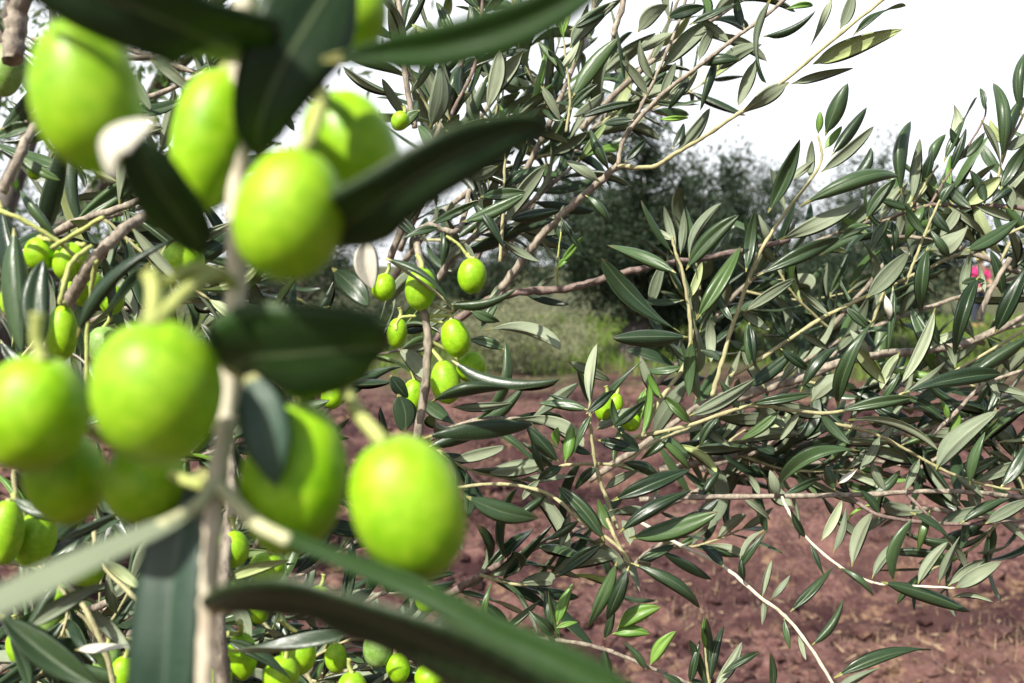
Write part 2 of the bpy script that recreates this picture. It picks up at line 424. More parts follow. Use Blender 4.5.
# ================================================================== FOREGROUND BRANCH
G_BR = 'olive branches of the near tree'
fb = Branch('thick blurred olive branch hanging vertically in the near left foreground with big dark leaves', P(246, -60, .175), G_BR)
fb.knot = 1.05; fb.jit = .05
fstem = [(250, -60, .178), (243, 30, .18), (238, 110, .18), (237, 200, .18), (236, 290, .18), (228, 400, .178), (217, 488, .173), (211, 560, .172), (207, 640, .174), (204, 740, .176)]
fb.stem(fstem, 0.0021, 0.0016, 'bark_pale', n=9, sides=12)
def pedun(br, pts, r=0.0010, name='peduncle', mat='stalk'):
    br.stem(pts, r, r * .85, mat, name, n=6)
pedun(fb, [(241, 45, .18), (275, 52, .172), (306, 55, .166), (315, 64, .163)], .0012)
pedun(fb, [(236, 288, .18), (218, 272, .174), (190, 270, .168), (166, 282, .162), (152, 277, .160)], .0012)
pedun(fb, [(230, 380, .178), (270, 360, .186), (325, 365, .186), (345, 386, .180)], .0012)
pedun(fb, [(216, 490, .173), (160, 470, .188), (90, 430, .188), (40, 380, .18)], .0011)
# leaves
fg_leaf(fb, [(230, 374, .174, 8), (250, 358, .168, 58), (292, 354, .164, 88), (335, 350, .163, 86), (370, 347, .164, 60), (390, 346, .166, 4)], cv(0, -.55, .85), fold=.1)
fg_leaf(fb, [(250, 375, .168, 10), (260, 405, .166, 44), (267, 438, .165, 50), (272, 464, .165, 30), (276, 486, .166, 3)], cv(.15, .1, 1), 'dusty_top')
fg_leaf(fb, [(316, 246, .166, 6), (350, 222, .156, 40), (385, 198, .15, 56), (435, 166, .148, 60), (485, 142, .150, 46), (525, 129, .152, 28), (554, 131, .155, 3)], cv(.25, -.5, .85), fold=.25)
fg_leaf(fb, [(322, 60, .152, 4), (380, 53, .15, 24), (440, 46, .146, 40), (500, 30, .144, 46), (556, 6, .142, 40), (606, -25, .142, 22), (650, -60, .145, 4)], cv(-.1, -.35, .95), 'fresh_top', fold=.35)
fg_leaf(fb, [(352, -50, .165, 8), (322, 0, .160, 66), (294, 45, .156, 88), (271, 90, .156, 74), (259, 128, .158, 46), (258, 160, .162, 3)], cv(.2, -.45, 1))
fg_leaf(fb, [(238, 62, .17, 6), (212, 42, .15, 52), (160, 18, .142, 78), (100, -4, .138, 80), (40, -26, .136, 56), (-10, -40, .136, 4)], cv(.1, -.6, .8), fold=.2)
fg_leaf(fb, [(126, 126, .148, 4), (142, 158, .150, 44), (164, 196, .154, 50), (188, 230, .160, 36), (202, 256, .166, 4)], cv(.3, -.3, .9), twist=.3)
fg_leaf(fb, [(154, 122, .1415, 4), (136, 129, .141, 20), (116, 142, .1405, 30), (110, 158, .1405, 17), (112, 178, .141, 3)], cv(-.45, .5, .8), 'glare_top', 'glare_top', label='small leaf with the white glare of the sun put into its colour')
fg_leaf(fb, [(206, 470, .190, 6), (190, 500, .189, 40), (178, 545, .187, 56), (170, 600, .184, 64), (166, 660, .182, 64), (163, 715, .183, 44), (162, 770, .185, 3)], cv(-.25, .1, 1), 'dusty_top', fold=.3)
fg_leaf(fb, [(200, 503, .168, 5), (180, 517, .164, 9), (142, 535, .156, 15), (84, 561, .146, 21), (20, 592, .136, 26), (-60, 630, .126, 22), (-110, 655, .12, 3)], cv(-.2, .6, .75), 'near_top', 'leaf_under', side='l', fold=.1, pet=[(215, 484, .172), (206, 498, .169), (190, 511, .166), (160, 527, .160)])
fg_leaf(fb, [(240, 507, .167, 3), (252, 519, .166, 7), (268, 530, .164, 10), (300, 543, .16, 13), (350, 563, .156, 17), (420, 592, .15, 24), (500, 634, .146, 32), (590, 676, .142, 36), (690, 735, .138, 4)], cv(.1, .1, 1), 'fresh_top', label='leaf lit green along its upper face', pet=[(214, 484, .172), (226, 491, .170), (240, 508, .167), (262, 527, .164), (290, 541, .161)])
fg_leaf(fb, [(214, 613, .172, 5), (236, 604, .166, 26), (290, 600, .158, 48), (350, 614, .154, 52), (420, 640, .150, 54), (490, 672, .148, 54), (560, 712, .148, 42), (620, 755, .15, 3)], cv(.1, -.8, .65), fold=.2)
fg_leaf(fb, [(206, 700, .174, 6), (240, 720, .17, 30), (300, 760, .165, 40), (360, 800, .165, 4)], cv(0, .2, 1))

G_FO = 'big blurred olives on the foreground branch'
olive(87, 96, 55, 80, .150, 'largest blurred olive at the top left, with a white leaf tip across it', G_FO, tilt=-6, lean=.1, stalks=([(110, 2, .152)],))
olive(212, 140, 41, 74, .182, 'slim elongated green olive in the shade just left of the vertical foreground stem', G_FO, tilt=8, stalks=([(234, 50, .18)],))
olive(290, 214, 57, 69, .155, 'round bright green olive hanging in front of the vertical stem, under two yellow stalks', G_FO, tilt=14, lean=.15, stalks=([(320, 105, .158), (315, 64, .163)],), sr=.0012)
olive(352, 150, 48, 63, .180, 'blurred bright olive just above the arching long dark leaf, right of the vertical stem', G_FO, tilt=-24, stalks=([(318, 72, .165)],))
olive(354, 8, 35, 40, .182, 'blurred green olive cut off by the top edge, above the long dark leaf', G_FO, tilt=-10)
olive(158, 393, 66, 76, .156, 'round blurred olive on a forked stalk left of the vertical stem', G_FO, tilt=0, lean=.25, stalks=([(154, 292, .158), (151, 276, .160)], [(186, 292, .162), (212, 274, .172)]), sr=.0013)
olive(34, 413, 54, 61, .166, 'blurred olive cut by the left edge, beside the round one with the forked stalk', G_FO, tilt=15, lean=.2)
fg_leaf(fb, [(92, 400, .181, 4), (60, 404, .182, 56), (20, 410, .183, 76), (-30, 416, .184, 66), (-80, 424, .186, 4)], cv(-.4, .7, .6))  # leaf added out of sight behind the olive, to shade the one below
olive(66, 478, 41, 48, .198, 'dark shaded olive under the olive at the left edge', G_FO, tilt=-10)
olive(146, 480, 42, 46, .190, 'shaded olive peeping out below the round one with the forked stalk', G_FO, tilt=5)
olive(294, 478, 55, 79, .178, 'long green olive right of the vertical stem with a dusty leaf across its upper left', G_FO, tilt=8, stalks=([(300, 375, .182)],), sr=.0012)
olive(409, 508, 59, 77, .168, 'sharpest of the big foreground olives, lowest and rightmost, on a pale stalk', G_FO, tilt=-20, lean=.1, stalks=([(358, 412, .174), (342, 382, .180)],), sr=.0013)

# ================================================================== LEFT, MIDDLE DISTANCE
lb = Branch('pale barked olive twig lit by the sun behind the left foreground olives', P(60, 330, .44), G_BR)
lb.stem([(62, 320, .45), (78, 285, .44), (98, 256, .43), (116, 236, .43), (140, 218, .44), (178, 196, .46), (215, 150, .5)], .0032, .0018)
s1 = lb.stem([(-10, 208, .42), (21, 219, .42), (60, 243, .425), (80, 262, .43)], .0011, .0009, 'stalk', 'peduncle')
s2 = lb.stem([(52, 248, .425), (75, 234, .42), (104, 217, .415)], .0011, .0009, 'stalk', 'peduncle')
s3 = lb.stem([(92, 246, .42), (72, 262, .41), (64, 285, .40), (60, 305, .40)], .0011, .0010, 'stalk', 'peduncle')
s4 = lb.stem([(96, 260, .42), (90, 300, .43), (87, 345, .43), (87, 395, .43)], .0011, .0009, 'stalk', 'peduncle')
lb.hand([(77, 337, 180, 238, 17, 'u', .34), (42, 352, 43, 260, 30, 'u', .36), (14, 228, 22, 352, 28, 'u', .40), (0, 200, 30, 330, 26, 'u', .45),
         (150, 262, 90, 330, 12, 'u', .4), (100, 250, 110, 320, 10, 'l', .45), (130, 225, 190, 290, 14, 'l', .46), (150, 210, 120, 150, 12, 'u', .46),
         (60, 243, 20, 190, 12, 'u', .43), (178, 196, 250, 180, 14, 'l', .46), (0, 340, 40, 380, 16, 'u', .4), (100, 400, 60, 350, 8, 'p', .45)], .42)
kb = Branch('olive twig with curled grey leaves low in the left corner', P(220, 720, .42), G_BR)
kb.stem([(226, 720, .42), (222, 668, .41), (219, 625, .41), (224, 560, .43), (232, 500, .45), (226, 420, .47), (226, 330, .48)], .0036, .0026, 'bark')
kb.stem([(120, 720, .4), (108, 660, .4), (86, 610, .4), (60, 575, .41), (20, 505, .4), (14, 470, .4)], .0012, .0010, 'twig', 'twig')
kb.stem([(222, 640, .41), (160, 618, .41), (100, 560, .42), (96, 520, .43)], .0012, .0009, 'twig', 'twig')
kb.hand([(-4, 612, 104, 690, 34, 'u', .30), (28, 629, 106, 583, 20, 'l', .34), (75, 650, 134, 645, 12, 'p', .36), (12, 497, 72, 520, 16, 'u', .36), (60, 540, 120, 512, 9, 'l', .37),
         (100, 560, 140, 590, 14, 'l', .4), (90, 610, 130, 650, 16, 'l', .4), (60, 580, 20, 640, 14, 'u', .4), (230, 650, 350, 634, 8, 'u', .37), (150, 690, 60, 660, 16, 'u', .42),
         (222, 640, 300, 690, 16, 'u', .41), (226, 580, 290, 560, 14, 'l', .43), (232, 600, 250, 650, 18, 'l', .44), (30, 690, 10, 640, 14, 'u', .38), (228, 440, 330, 400, 18, 'u', .5),
         (226, 520, 350, 480, 18, 'u', .5), (220, 630, 140, 690, 20, 'u', .44), (100, 530, 30, 590, 14, 'u', .43), (20, 505, -20, 560, 14, 'u', .4)], .42)
tb = Branch('pale twig with scarred bark behind the topmost left olive, reaching the upper left corner', P(4, 190, .4), G_BR)
tb.stem([(2, 192, .42), (20, 155, .42), (35, 124, .43), (60, 95, .45), (110, 60, .48), (170, 60, .5)], .0022, .0014, 'bark')
tb.stem([(12, 60, .40), (15, 28, .40), (22, -10, .40), (26, -40, .4)], .0042, .0038, 'bark', 'twig')
tb.hand([(20, 155, 60, 180, 12, 'u'), (35, 124, -10, 140, 16, 'u'), (110, 60, 150, 110, 14, 'l'), (150, 60, 200, 100, 14, 'l'), (60, 95, 20, 50, 14, 'u'), (15, 28, 50, 60, 12, 'u'), (14, 40, -20, 10, 14, 'l'),
         (0, 130, 30, 90, 16, 'u'), (170, 60, 190, 10, 14, 'u')], .43)
cb = Branch('olive twig with pinkish bark carrying the sharp olive cluster right of the big blurred ones', P(418, 450, .52), G_BR)
cs = [(416, 448, .52), (424, 395, .52), (428, 336, .52), (422, 300, .52), (420, 262, .52), (417, 238, .53), (428, 225, .54), (452, 232, .54), (462, 222, .55), (470, 190, .56)]
cb.stem(cs, .0024, .0014, 'bark')
cb.stem([(422, 300, .52), (452, 312, .515), (440, 296, .51), (386, 258, .50)], .0009, .0007, 'twig', 'twig')
cb.stem([(416, 316, .52), (400, 318, .52), (396, 330, .52)], .0008, .0007, 'stalk', 'peduncle')
cb.stem([(427, 318, .52), (440, 322, .52), (452, 322, .52)], .0008, .0007, 'stalk', 'peduncle')
cb.stem([(446, 236, .53), (458, 244, .53), (466, 254, .53), (470, 262, .53)], .0008, .0008, 'stalk', 'peduncle')
cb.hand([(385, 259, 453, 311, 7, 'u', .50), (448, 304, 518, 287, 11, 'u', .5), (452, 360, 560, 379, 7, 'u', .5), (431, 402, 509, 388, 15, 'u', .495), (452, 407, 512, 403, 11, 'l', .53),
         (424, 438, 533, 424, 12, 'u', .5), (428, 447, 478, 430, 16, 'u', .5), (398, 394, 404, 432, 26, 'u', .5), (390, 375, 408, 398, 16, 'u', .5), (366, 238, 372, 288, 27, 'p', .44),
         (332, 268, 368, 305, 26, 'u', .46), (297, 298, 392, 326, 10, 'l', .40), (330, 306, 300, 350, 20, 'l', .5), (466, 496, 539, 518, 23, 'u', .45), (420, 400, 455, 425, 18, 'u', .54), (424, 380, 400, 350, 20, 'l', .55),
         (420, 270, 380, 320, 16, 'l', .55), (424, 330, 470, 300, 14, 'l', .55), (440, 228, 400, 240, 10, 'u', .53), (462, 222, 525, 194, 14, 'u', .54), (430, 225, 480, 200, 10, 'u', .54), (418, 240, 390, 215, 14, 'u', .54),
         (470, 200, 505, 250, 12, 'u', .55), (418, 250, 440, 290, 14, 'u', .56), (505, 350, 470, 340, 12, 'u', .6), (485, 330, 560, 350, 12, 'l', .62)], .52)
G_MO = 'small sharp olives in the middle distance'
olive(420.5, 289, 15.5, 21.5, .515, 'sharp olive at the top of the pinkish twig, crossed by a thin leaf edge', G_MO, 5, stalks=([(417, 255, .52)],))
olive(472, 276, 14.5, 18, .52, 'upper right olive of the sharp cluster, above a horizontal dark leaf', G_MO, 5, stalks=([(468, 255, .53)],))
olive(455.5, 338, 14.5, 19.5, .51, 'sharp green olive in the middle of the cluster right of the pinkish twig', G_MO, -12, stalks=([(450, 316, .52), (430, 316, .52)],))
olive(471, 367, 16, 14, .525, 'green olive tucked under a long thin dark leaf at the right of the sharp cluster', G_MO, -60, stalks=([(450, 352, .525), (428, 340, .52)],))
olive(445.5, 382, 15, 22, .515, 'lowest big olive of the sharp cluster, with a dark leaf across its foot', G_MO, -10, stalks=([(434, 352, .52), (428, 345, .52)],))
olive(384, 287, 12, 14, .55, 'small olive behind a thin leaf at the upper left of the sharp cluster', G_MO, 10)
olive(397, 333, 10, 15, .54, 'narrow olive left of the pinkish twig, half behind a leaf', G_MO, 8)
olive(413, 396, 12, 17, .56, 'shaded olive behind the pinkish twig, beside a round dark leaf', G_MO, 6)
olive(332, 397, 11, 12, .50, 'little shaded olive seen between the two stalks below the broad dark leaf', G_MO, 0)
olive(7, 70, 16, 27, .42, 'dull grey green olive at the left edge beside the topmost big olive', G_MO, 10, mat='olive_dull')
olive(35, 170, 7, 9.5, .62, 'tiny far olive below the dull one at the upper left edge', G_MO, 10)
olive(40, 254, 15, 17, .44, 'green olive at the joint of two yellow stalks near the left edge', G_MO, 0, stalks=([(52, 240, .43)],))
olive(71, 262, 17, 20, .44, 'green olive just left of the sunlit pale twig', G_MO, 20, stalks=([(84, 245, .43)],))
olive(86, 288, 17, 19, .47, 'shaded olive behind the sunlit pale twig', G_MO, 20)
olive(62, 333, 15, 28, .41, 'long olive hanging above the olive at the left edge, beside a blue grey leaf', G_MO, 4, stalks=([(62, 303, .405)],))
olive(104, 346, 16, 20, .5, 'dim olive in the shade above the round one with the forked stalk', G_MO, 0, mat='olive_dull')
olive(137, 246, 6, 7, .62, 'tiny olive right of the sunlit pale twig', G_MO, 20)
olive(183, 262, 20, 22, .5, 'pale green olive behind the forked stalk', G_MO, 30)
olive(400, 121, 9, 10, .5, 'small olive peeping out right of the olive cut by the long dark leaf', G_MO, 30)
olive(6, 532, 17, 32, .385, 'long speckled olive cut by the left edge, above the pale grey leaf', G_MO, 4, stalks=([(14, 495, .39)],))
olive(35, 539, 20, 28, .40, 'speckled olive beside the one at the left edge, above the pale grey leaf', G_MO, 15)
olive(86, 570, 18, 16, .42, 'olive half hidden behind the long pale grey leaf', G_MO, 10)
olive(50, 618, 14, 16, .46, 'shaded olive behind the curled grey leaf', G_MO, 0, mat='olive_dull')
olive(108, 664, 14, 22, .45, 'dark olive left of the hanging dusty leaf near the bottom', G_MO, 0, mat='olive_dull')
olive(122, 676, 14, 20, .42, 'olive touching the hanging dusty leaf at the bottom edge', G_MO, 10)
olive(60, 652, 12, 12, .48, 'small olive under the curled grey leaf', G_MO, 10)
olive(232, 549, 17, 19, .44, 'speckled olive just right of the vertical stem, under the long shaded olive', G_MO, 0)
olive(267, 568, 18, 15, .46, 'olive above the arching dark leaf, behind the curved petiole', G_MO, 10)
olive(242, 656, 15, 24, .43, 'olive hanging right of the stem foot by two yellow stalks', G_MO, -4, stalks=([(240, 622, .42)], [(228, 634, .42)]))
olive(219, 680, 13, 13, .42, 'olive cut by the bottom edge at the stem foot', G_MO, 0)
olive(298, 655, 18, 20, .46, 'bright olive under the arching dark leaf, behind a thin stalk', G_MO, 20, stalks=([(279, 620, .45)],))
olive(281, 676, 18, 20, .43, 'bright olive cut by the bottom edge under the arching dark leaf', G_MO, 15)
olive(336, 658, 11, 15, .5, 'small oval olive under the arching dark leaf, right of the bright pair', G_MO, -5)
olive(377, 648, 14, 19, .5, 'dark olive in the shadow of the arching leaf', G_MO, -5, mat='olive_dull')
olive(427, 599, 12, 14, .5, 'little olive seen just under the sharpest big olive', G_MO, -10)
olive(430, 676, 16, 13, .5, 'olive at the bottom edge under the tip of the arching leaf', G_MO, -10)
olive(604, 408, 9, 13, .60, 'yellow green olive in the middle, left of a bright young leaf', G_MO, 12)
olive(630, 421, 11, 10, .61, 'yellow green olive in the middle, under a brown grey leaf', G_MO, 40)
olive(615, 404, 8, 11, .63, 'yellow green olive between the two others in the middle of the picture', G_MO, 10)

# ================================================================== UPPER MIDDLE
ub = Branch('long pale olive branch forking up to the top edge against the white sky', P(500, 290, .74), G_BR)
a1 = ub.stem([(500, 290, .74), (530, 250, .73), (557, 219, .72), (590, 190, .71), (618, 165, .70)], .0032, .0024, 'bark')
a2 = ub.stem([(618, 165, .70), (626, 135, .70), (660, 97, .69), (699, 66, .68), (730, 42, .68), (765, 16, .68), (800, -14, .68)], .0017, .0012, 'bark', 'twig')
a3 = ub.stem([(618, 166, .70), (651, 167, .69), (673, 155, .68), (705, 136, .67), (738, 114, .66), (786, 79, .65), (834, 39, .64), (890, -6, .64)], .0017, .001, 'twig', 'twig')
a4 = ub.stem([(622, 142, .70), (640, 108, .71), (654, 80, .71), (680, 19, .72), (690, -20, .72)], .0014, .001, 'bark', 'twig')
ub.hand([(638, 51, 673, 33, 13, 'l', .71), (662, 68, 713, 22, 19, 'l', .7), (699, 61, 718, 24, 12, 'l'), (717, 71, 762, 44, 17, 'l'), (757, 58, 738, 106, 14, 'l'), (789, 82, 739, 115, 19, 'l', .65),
         (717, 55, 700, 111, 9, 'u'), (676, 152, 710, 108, 15, 'l'), (672, 149, 684, 123, 9, 'u'), (638, 32, 668, 5, 18, 'l', .71), (667, 18, 705, 6, 14, 'u', .71), (689, 25, 752, -2, 10, 'u'),
         (665, 100, 698, 70, 14, 'l'), (659, 119, 689, 118, 6, 'y'), (577, 119, 636, 103, 9, 'u', .72), (573, 117, 605, 92, 14, 'l', .74), (625, 162, 647, 139, 10, 'u'),
         (791, 84, 854, 68, 11, 'l', .65), (813, 64, 903, 29, 21, 'l', .64), (853, 36, 906, 6, 9, 'u', .64), (840, 29, 853, -8, 13, 'l', .64), (832, -2, 808, 51, 10, 'l', .65), (772, -4, 766, 83, 9, 'l', .67),
         (763, 36, 816, 10, 9, 'u', .67), (786, 9, 813, 6, 7, 'y', .67), (730, 42, 700, 16, 12, 'l'), (745, 30, 736, -10, 10, 'u'), (700, 66, 742, 60, 12, 'u', .69), (654, 80, 640, 40, 10, 'l'), (690, 76, 668, 110, 9, 'u'),
         (648, 96, 622, 60, 11, 'l'), (634, 120, 604, 124, 10, 'u'), (660, 98, 676, 62, 10, 'l'), (600, 182, 566, 160, 12, 'l'), (610, 172, 590, 128, 12, 'u'), (585, 195, 610, 225, 10, 'u'), (557, 219, 505, 236, 13, 'u'), (560, 216, 580, 250, 8, 'u')], .69)
vb = Branch('leafy olive shoots crossing between the two long dark blurred leaves at the upper middle', P(480, 260, .66), G_BR)
b1 = vb.stem([(500, 262, .66), (503, 215, .66), (505, 165, .66), (508, 130, .66)], .0013, .0007, 'twig')
b2 = vb.stem([(566, 132, .70), (570, 100, .70), (566, 60, .70), (563, 34, .70)], .0011, .0006, 'twig', 'twig')
b3 = vb.stem([(415, 128, .6), (406, 80, .6), (402, 30, .6), (396, -20, .6)], .0019, .0016, 'bark', 'twig')
b4 = vb.stem([(612, 36, .70), (620, 15, .70), (628, -15, .70)], .0022, .002, 'bark', 'twig')
b5 = vb.stem([(430, 200, .7), (450, 120, .7), (476, 60, .7), (484, -20, .7)], .0016, .001, 'bark_dark', 'twig')
vb.hand([(570, 48, 616, 2, 19, 'l', .69), (572, 98, 618, 38, 18, 'u', .67), (541, 86, 560, 120, 11, 'l'), (538, 42, 557, 66, 8, 'u'), (524, 50, 480, 104, 19, 'l', .64), (480, 197, 526, 192, 13, 'u', .64),
         (548, 163, 506, 221, 17, 'l', .65), (528, 140, 510, 185, 9, 'u'), (570, 30, 622, 0, 11, 'u', .7), (416, 25, 405, 62, 14, 'l', .58), (440, 36, 412, 24, 8, 'l', .58), (430, 128, 440, 64, 23, 'l', .6), (420, 110, 402, 130, 14, 'u', .57),
         (500, 48, 488, 106, 18, 'l', .62), (508, 220, 560, 210, 14, 'u', .66), (456, 58, 436, 2, 12, 'u', .6), (478, 62, 470, 6, 14, 'u', .62), (500, 40, 520, 0, 14, 'l', .65), (498, 166, 470, 180, 14, 'l'), (504, 190, 530, 168, 10, 'u'),
         (505, 160, 520, 130, 8, 'u'), (507, 135, 500, 105, 7, 'y'), (508, 130, 520, 104, 6, 'y'), (500, 215, 474, 236, 12, 'u'), (502, 240, 540, 262, 10, 'l'), (450, 120, 420, 60, 16, 'l', .68), (446, 130, 474, 160, 14, 'u', .68),
         (560, 70, 580, 40, 9, 'l'), (566, 80, 548, 50, 9, 'u'), (570, 110, 598, 84, 10, 'u'), (566, 120, 540, 108, 9, 'u'), (564, 40, 556, 14, 6, 'y'), (563, 36, 572, 8, 6, 'y'), (480, 30, 520, 20, 12, 'l'), (480, 10, 450, -20, 14, 'u')], .66)
vb.auto(b5, 6, .042, .06, .1, 1)
vb.auto(b3, 5, .035, .05, .0, .9)

# ================================================================== RIGHT, MIDDLE DISTANCE
sb = Branch('upright olive shoots with dark leaves in front of the far dark tree', P(640, 440, .68), G_BR)
c0 = sb.stem([(640, 440, .66), (660, 400, .66), (684, 366, .67), (691, 330, .67), (683, 275, .67), (675, 250, .67), (672, 236, .67)], .0017, .0009, 'twig')
c1 = sb.stem([(712, 396, .66), (720, 368, .66), (734, 322, .66), (759, 255, .66), (786, 212, .66), (820, 165, .66), (818, 136, .66)], .0017, .0008, 'twig', 'twig')
sb.hand([(676, 273, 607, 245, 16, 'u', .65), (688, 337, 612, 338, 20, 'u', .64), (680, 332, 602, 258, 11, 'u', .66), (650, 308, 664, 262, 14, 'l', .70), (686, 270, 739, 215, 18, 'u', .65), (689, 258, 721, 203, 10, 'l', .67),
         (673, 254, 641, 200, 7, 'u', .67), (696, 320, 740, 246, 19, 'u', .64), (746, 272, 755, 211, 14, 'u', .65), (689, 416, 755, 379, 17, 'l', .64), (692, 340, 689, 397, 15, 'u', .65), (710, 318, 711, 362, 13, 'l', .67), (749, 322, 755, 368, 10, 'u', .66),
         (676, 250, 664, 206, 10, 'l', .68), (680, 256, 684, 208, 10, 'l', .68), (674, 240, 650, 226, 8, 'l', .68), (684, 300, 640, 300, 9, 'u', .69), (688, 300, 702, 262, 10, 'l', .68), (684, 366, 640, 370, 10, 'u', .67), (660, 400, 640, 356, 12, 'l', .67),
         (800, 206, 898, 176, 19, 'u', .64), (768, 213, 800, 139, 17, 'u', .65), (825, 136, 848, 83, 18, 'u', .65), (831, 156, 867, 107, 13, 'u', .65), (821, 172, 874, 126, 13, 'l', .64), (853, 178, 871, 147, 13, 'u', .66),
         (818, 134, 820, 111, 8, 'y', .66), (824, 149, 842, 126, 9, 'y', .66), (757, 276, 840, 239, 15, 'u', .64), (779, 240, 862, 200, 18, 'l', .65), (744, 312, 795, 279, 13, 'l', .66), (750, 368, 747, 321, 9, 'u', .66), (866, 220, 896, 179, 14, 'u', .66),
         (734, 322, 715, 285, 10, 'u', .67), (740, 310, 770, 330, 11, 'l', .67), (786, 212, 770, 168, 8, 'l', .67), (810, 178, 812, 140, 10, 'l', .67), (722, 362, 700, 350, 9, 'u', .67), (728, 340, 760, 350, 10, 'u', .67), (760, 256, 744, 214, 9, 'u', .67),
         (661, 398, 648, 374, 8, 'y', .65), (642, 436, 650, 376, 9, 'y', .65), (815, 160, 790, 180, 9, 'l', .67)], .66)
hb = Branch('bare pinkish brown branch running level in front of the dark far tree', P(440, 330, .78), G_BR)
hb.stem([(430, 345, .8), (470, 310, .79), (512, 293, .78), (564, 289, .78), (609, 277, .78), (650, 267, .79), (720, 255, .82), (790, 240, .84)], .0036, .0022, 'bark_dark')
h2 = hb.stem([(557, 286, .78), (558, 258, .77), (561, 232, .77)], .0008, .0005, 'stalk', 'twig')
hb.hand([(560, 264, 584, 236, 8, 'y', .76), (558, 268, 570, 258, 7, 'y', .76), (560, 240, 552, 210, 5, 'u', .77), (561, 234, 564, 205, 6, 'l', .77), (558, 262, 540, 238, 6, 'l', .77), (520, 290, 570, 304, 8, 'u', .79), (535, 292, 556, 276, 7, 'l', .78),
         (488, 300, 512, 270, 9, 'l', .77), (470, 310, 500, 322, 12, 'u', .76), (498, 302, 480, 330, 10, 'u', .77)], .77)
rb = Branch('olive twig with broad leaves rising to the right edge above the thick bare twig', P(744, 372, .68), G_BR)
r1 = rb.stem([(730, 376, .69), (757, 361, .69), (821, 319, .69), (863, 298, .69), (911, 276, .69), (950, 258, .69), (1030, 224, .70)], .0016, .0010, 'twig')
r2 = rb.stem([(690, 420, .74), (744, 396, .74), (805, 377, .74), (844, 361, .74), (900, 352, .75), (960, 345, .76), (1040, 310, .76)], .0038, .0026, 'bark', 'twig')
r3 = rb.stem([(905, 285, .69), (914, 262, .69), (927, 229, .69), (940, 200, .69)], .0012, .0008, 'twig', 'twig')
r4 = rb.stem([(978, 320, .66), (986, 300, .66), (1010, 258, .66)], .0018, .0017, 'bark', 'cut_twig')
rb.hand([(866, 298, 909, 252, 20, 'l', .67), (928, 246, 922, 312, 15, 'u', .66), (891, 220, 892, 257, 8, 'u', .67), (885, 294, 889, 320, 9, 'p', .66), (893, 286, 888, 352, 9, 'u', .67), (935, 308, 902, 382, 13, 'l', .66), (979, 276, 955, 356, 15, 'u', .65),
         (995, 334, 1028, 264, 18, 'u', .65), (930, 250, 968, 226, 24, 'l', .67), (966, 251, 1019, 219, 15, 'u', .67), (838, 407, 880, 314, 18, 'u', .66), (852, 344, 885, 384, 15, 'l', .65), (811, 402, 846, 374, 19, 'l', .66), (800, 392, 837, 347, 13, 'u', .66),
         (750, 404, 812, 394, 11, 'u', .66), (744, 388, 794, 350, 15, 'u', .67), (968, 376, 1030, 336, 15, 'u', .65), (830, 316, 800, 290, 9, 'l'), (845, 306, 870, 330, 10, 'u'), (790, 340, 770, 310, 10, 'u'), (800, 332, 830, 350, 9, 'l'), (780, 348, 812, 372, 10, 'u'),
         (905, 280, 880, 250, 10, 'u'), (912, 276, 940, 300, 10, 'l'), (950, 258, 930, 230, 10, 'u'), (960, 255, 985, 250, 10, 'l'), (900, 352, 880, 390, 12, 'l', .73), (920, 350, 960, 330, 10, 'l', .73), (940, 348, 920, 310, 10, 'u', .73), (870, 356, 850, 330, 10, 'l', .73),
         (975, 340, 950, 300, 11, 'l', .74), (985, 336, 1010, 372, 11, 'u', .74), (765, 388, 742, 350, 12, 'l', .73), (780, 384, 810, 350, 9, 'l', .73), (915, 262, 940, 240, 9, 'u', .68), (925, 235, 905, 205, 10, 'u', .68), (962, 296, 971, 252, 11, 'l', .67), (1002, 296, 990, 250, 11, 'u', .68), (960, 284, 985, 281, 8, 'u', .67), (985, 292, 978, 262, 7, 'l', .67)], .68)
tr = Branch('dense tuft of blue green olive leaves standing up against the sky at the upper right', P(1040, 212, .72), G_BR)
t1 = tr.stem([(1050, 212, .72), (1000, 206, .72), (960, 207, .72), (930, 205, .72), (880, 222, .73)], .0020, .0011, 'bark_dark')
t2 = tr.stem([(998, 206, .72), (997, 185, .72), (1006, 150, .72), (1024, 115, .72), (1040, 90, .72)], .0012, .0008, 'twig', 'twig')
t3 = tr.stem([(930, 205, .72), (950, 172, .72), (972, 140, .72), (985, 115, .72), (984, 92, .72)], .0010, .0006, 'bark_dark', 'twig')
t4 = tr.stem([(905, 215, .72), (925, 185, .72), (938, 165, .72)], .0010, .0007, 'twig', 'twig')
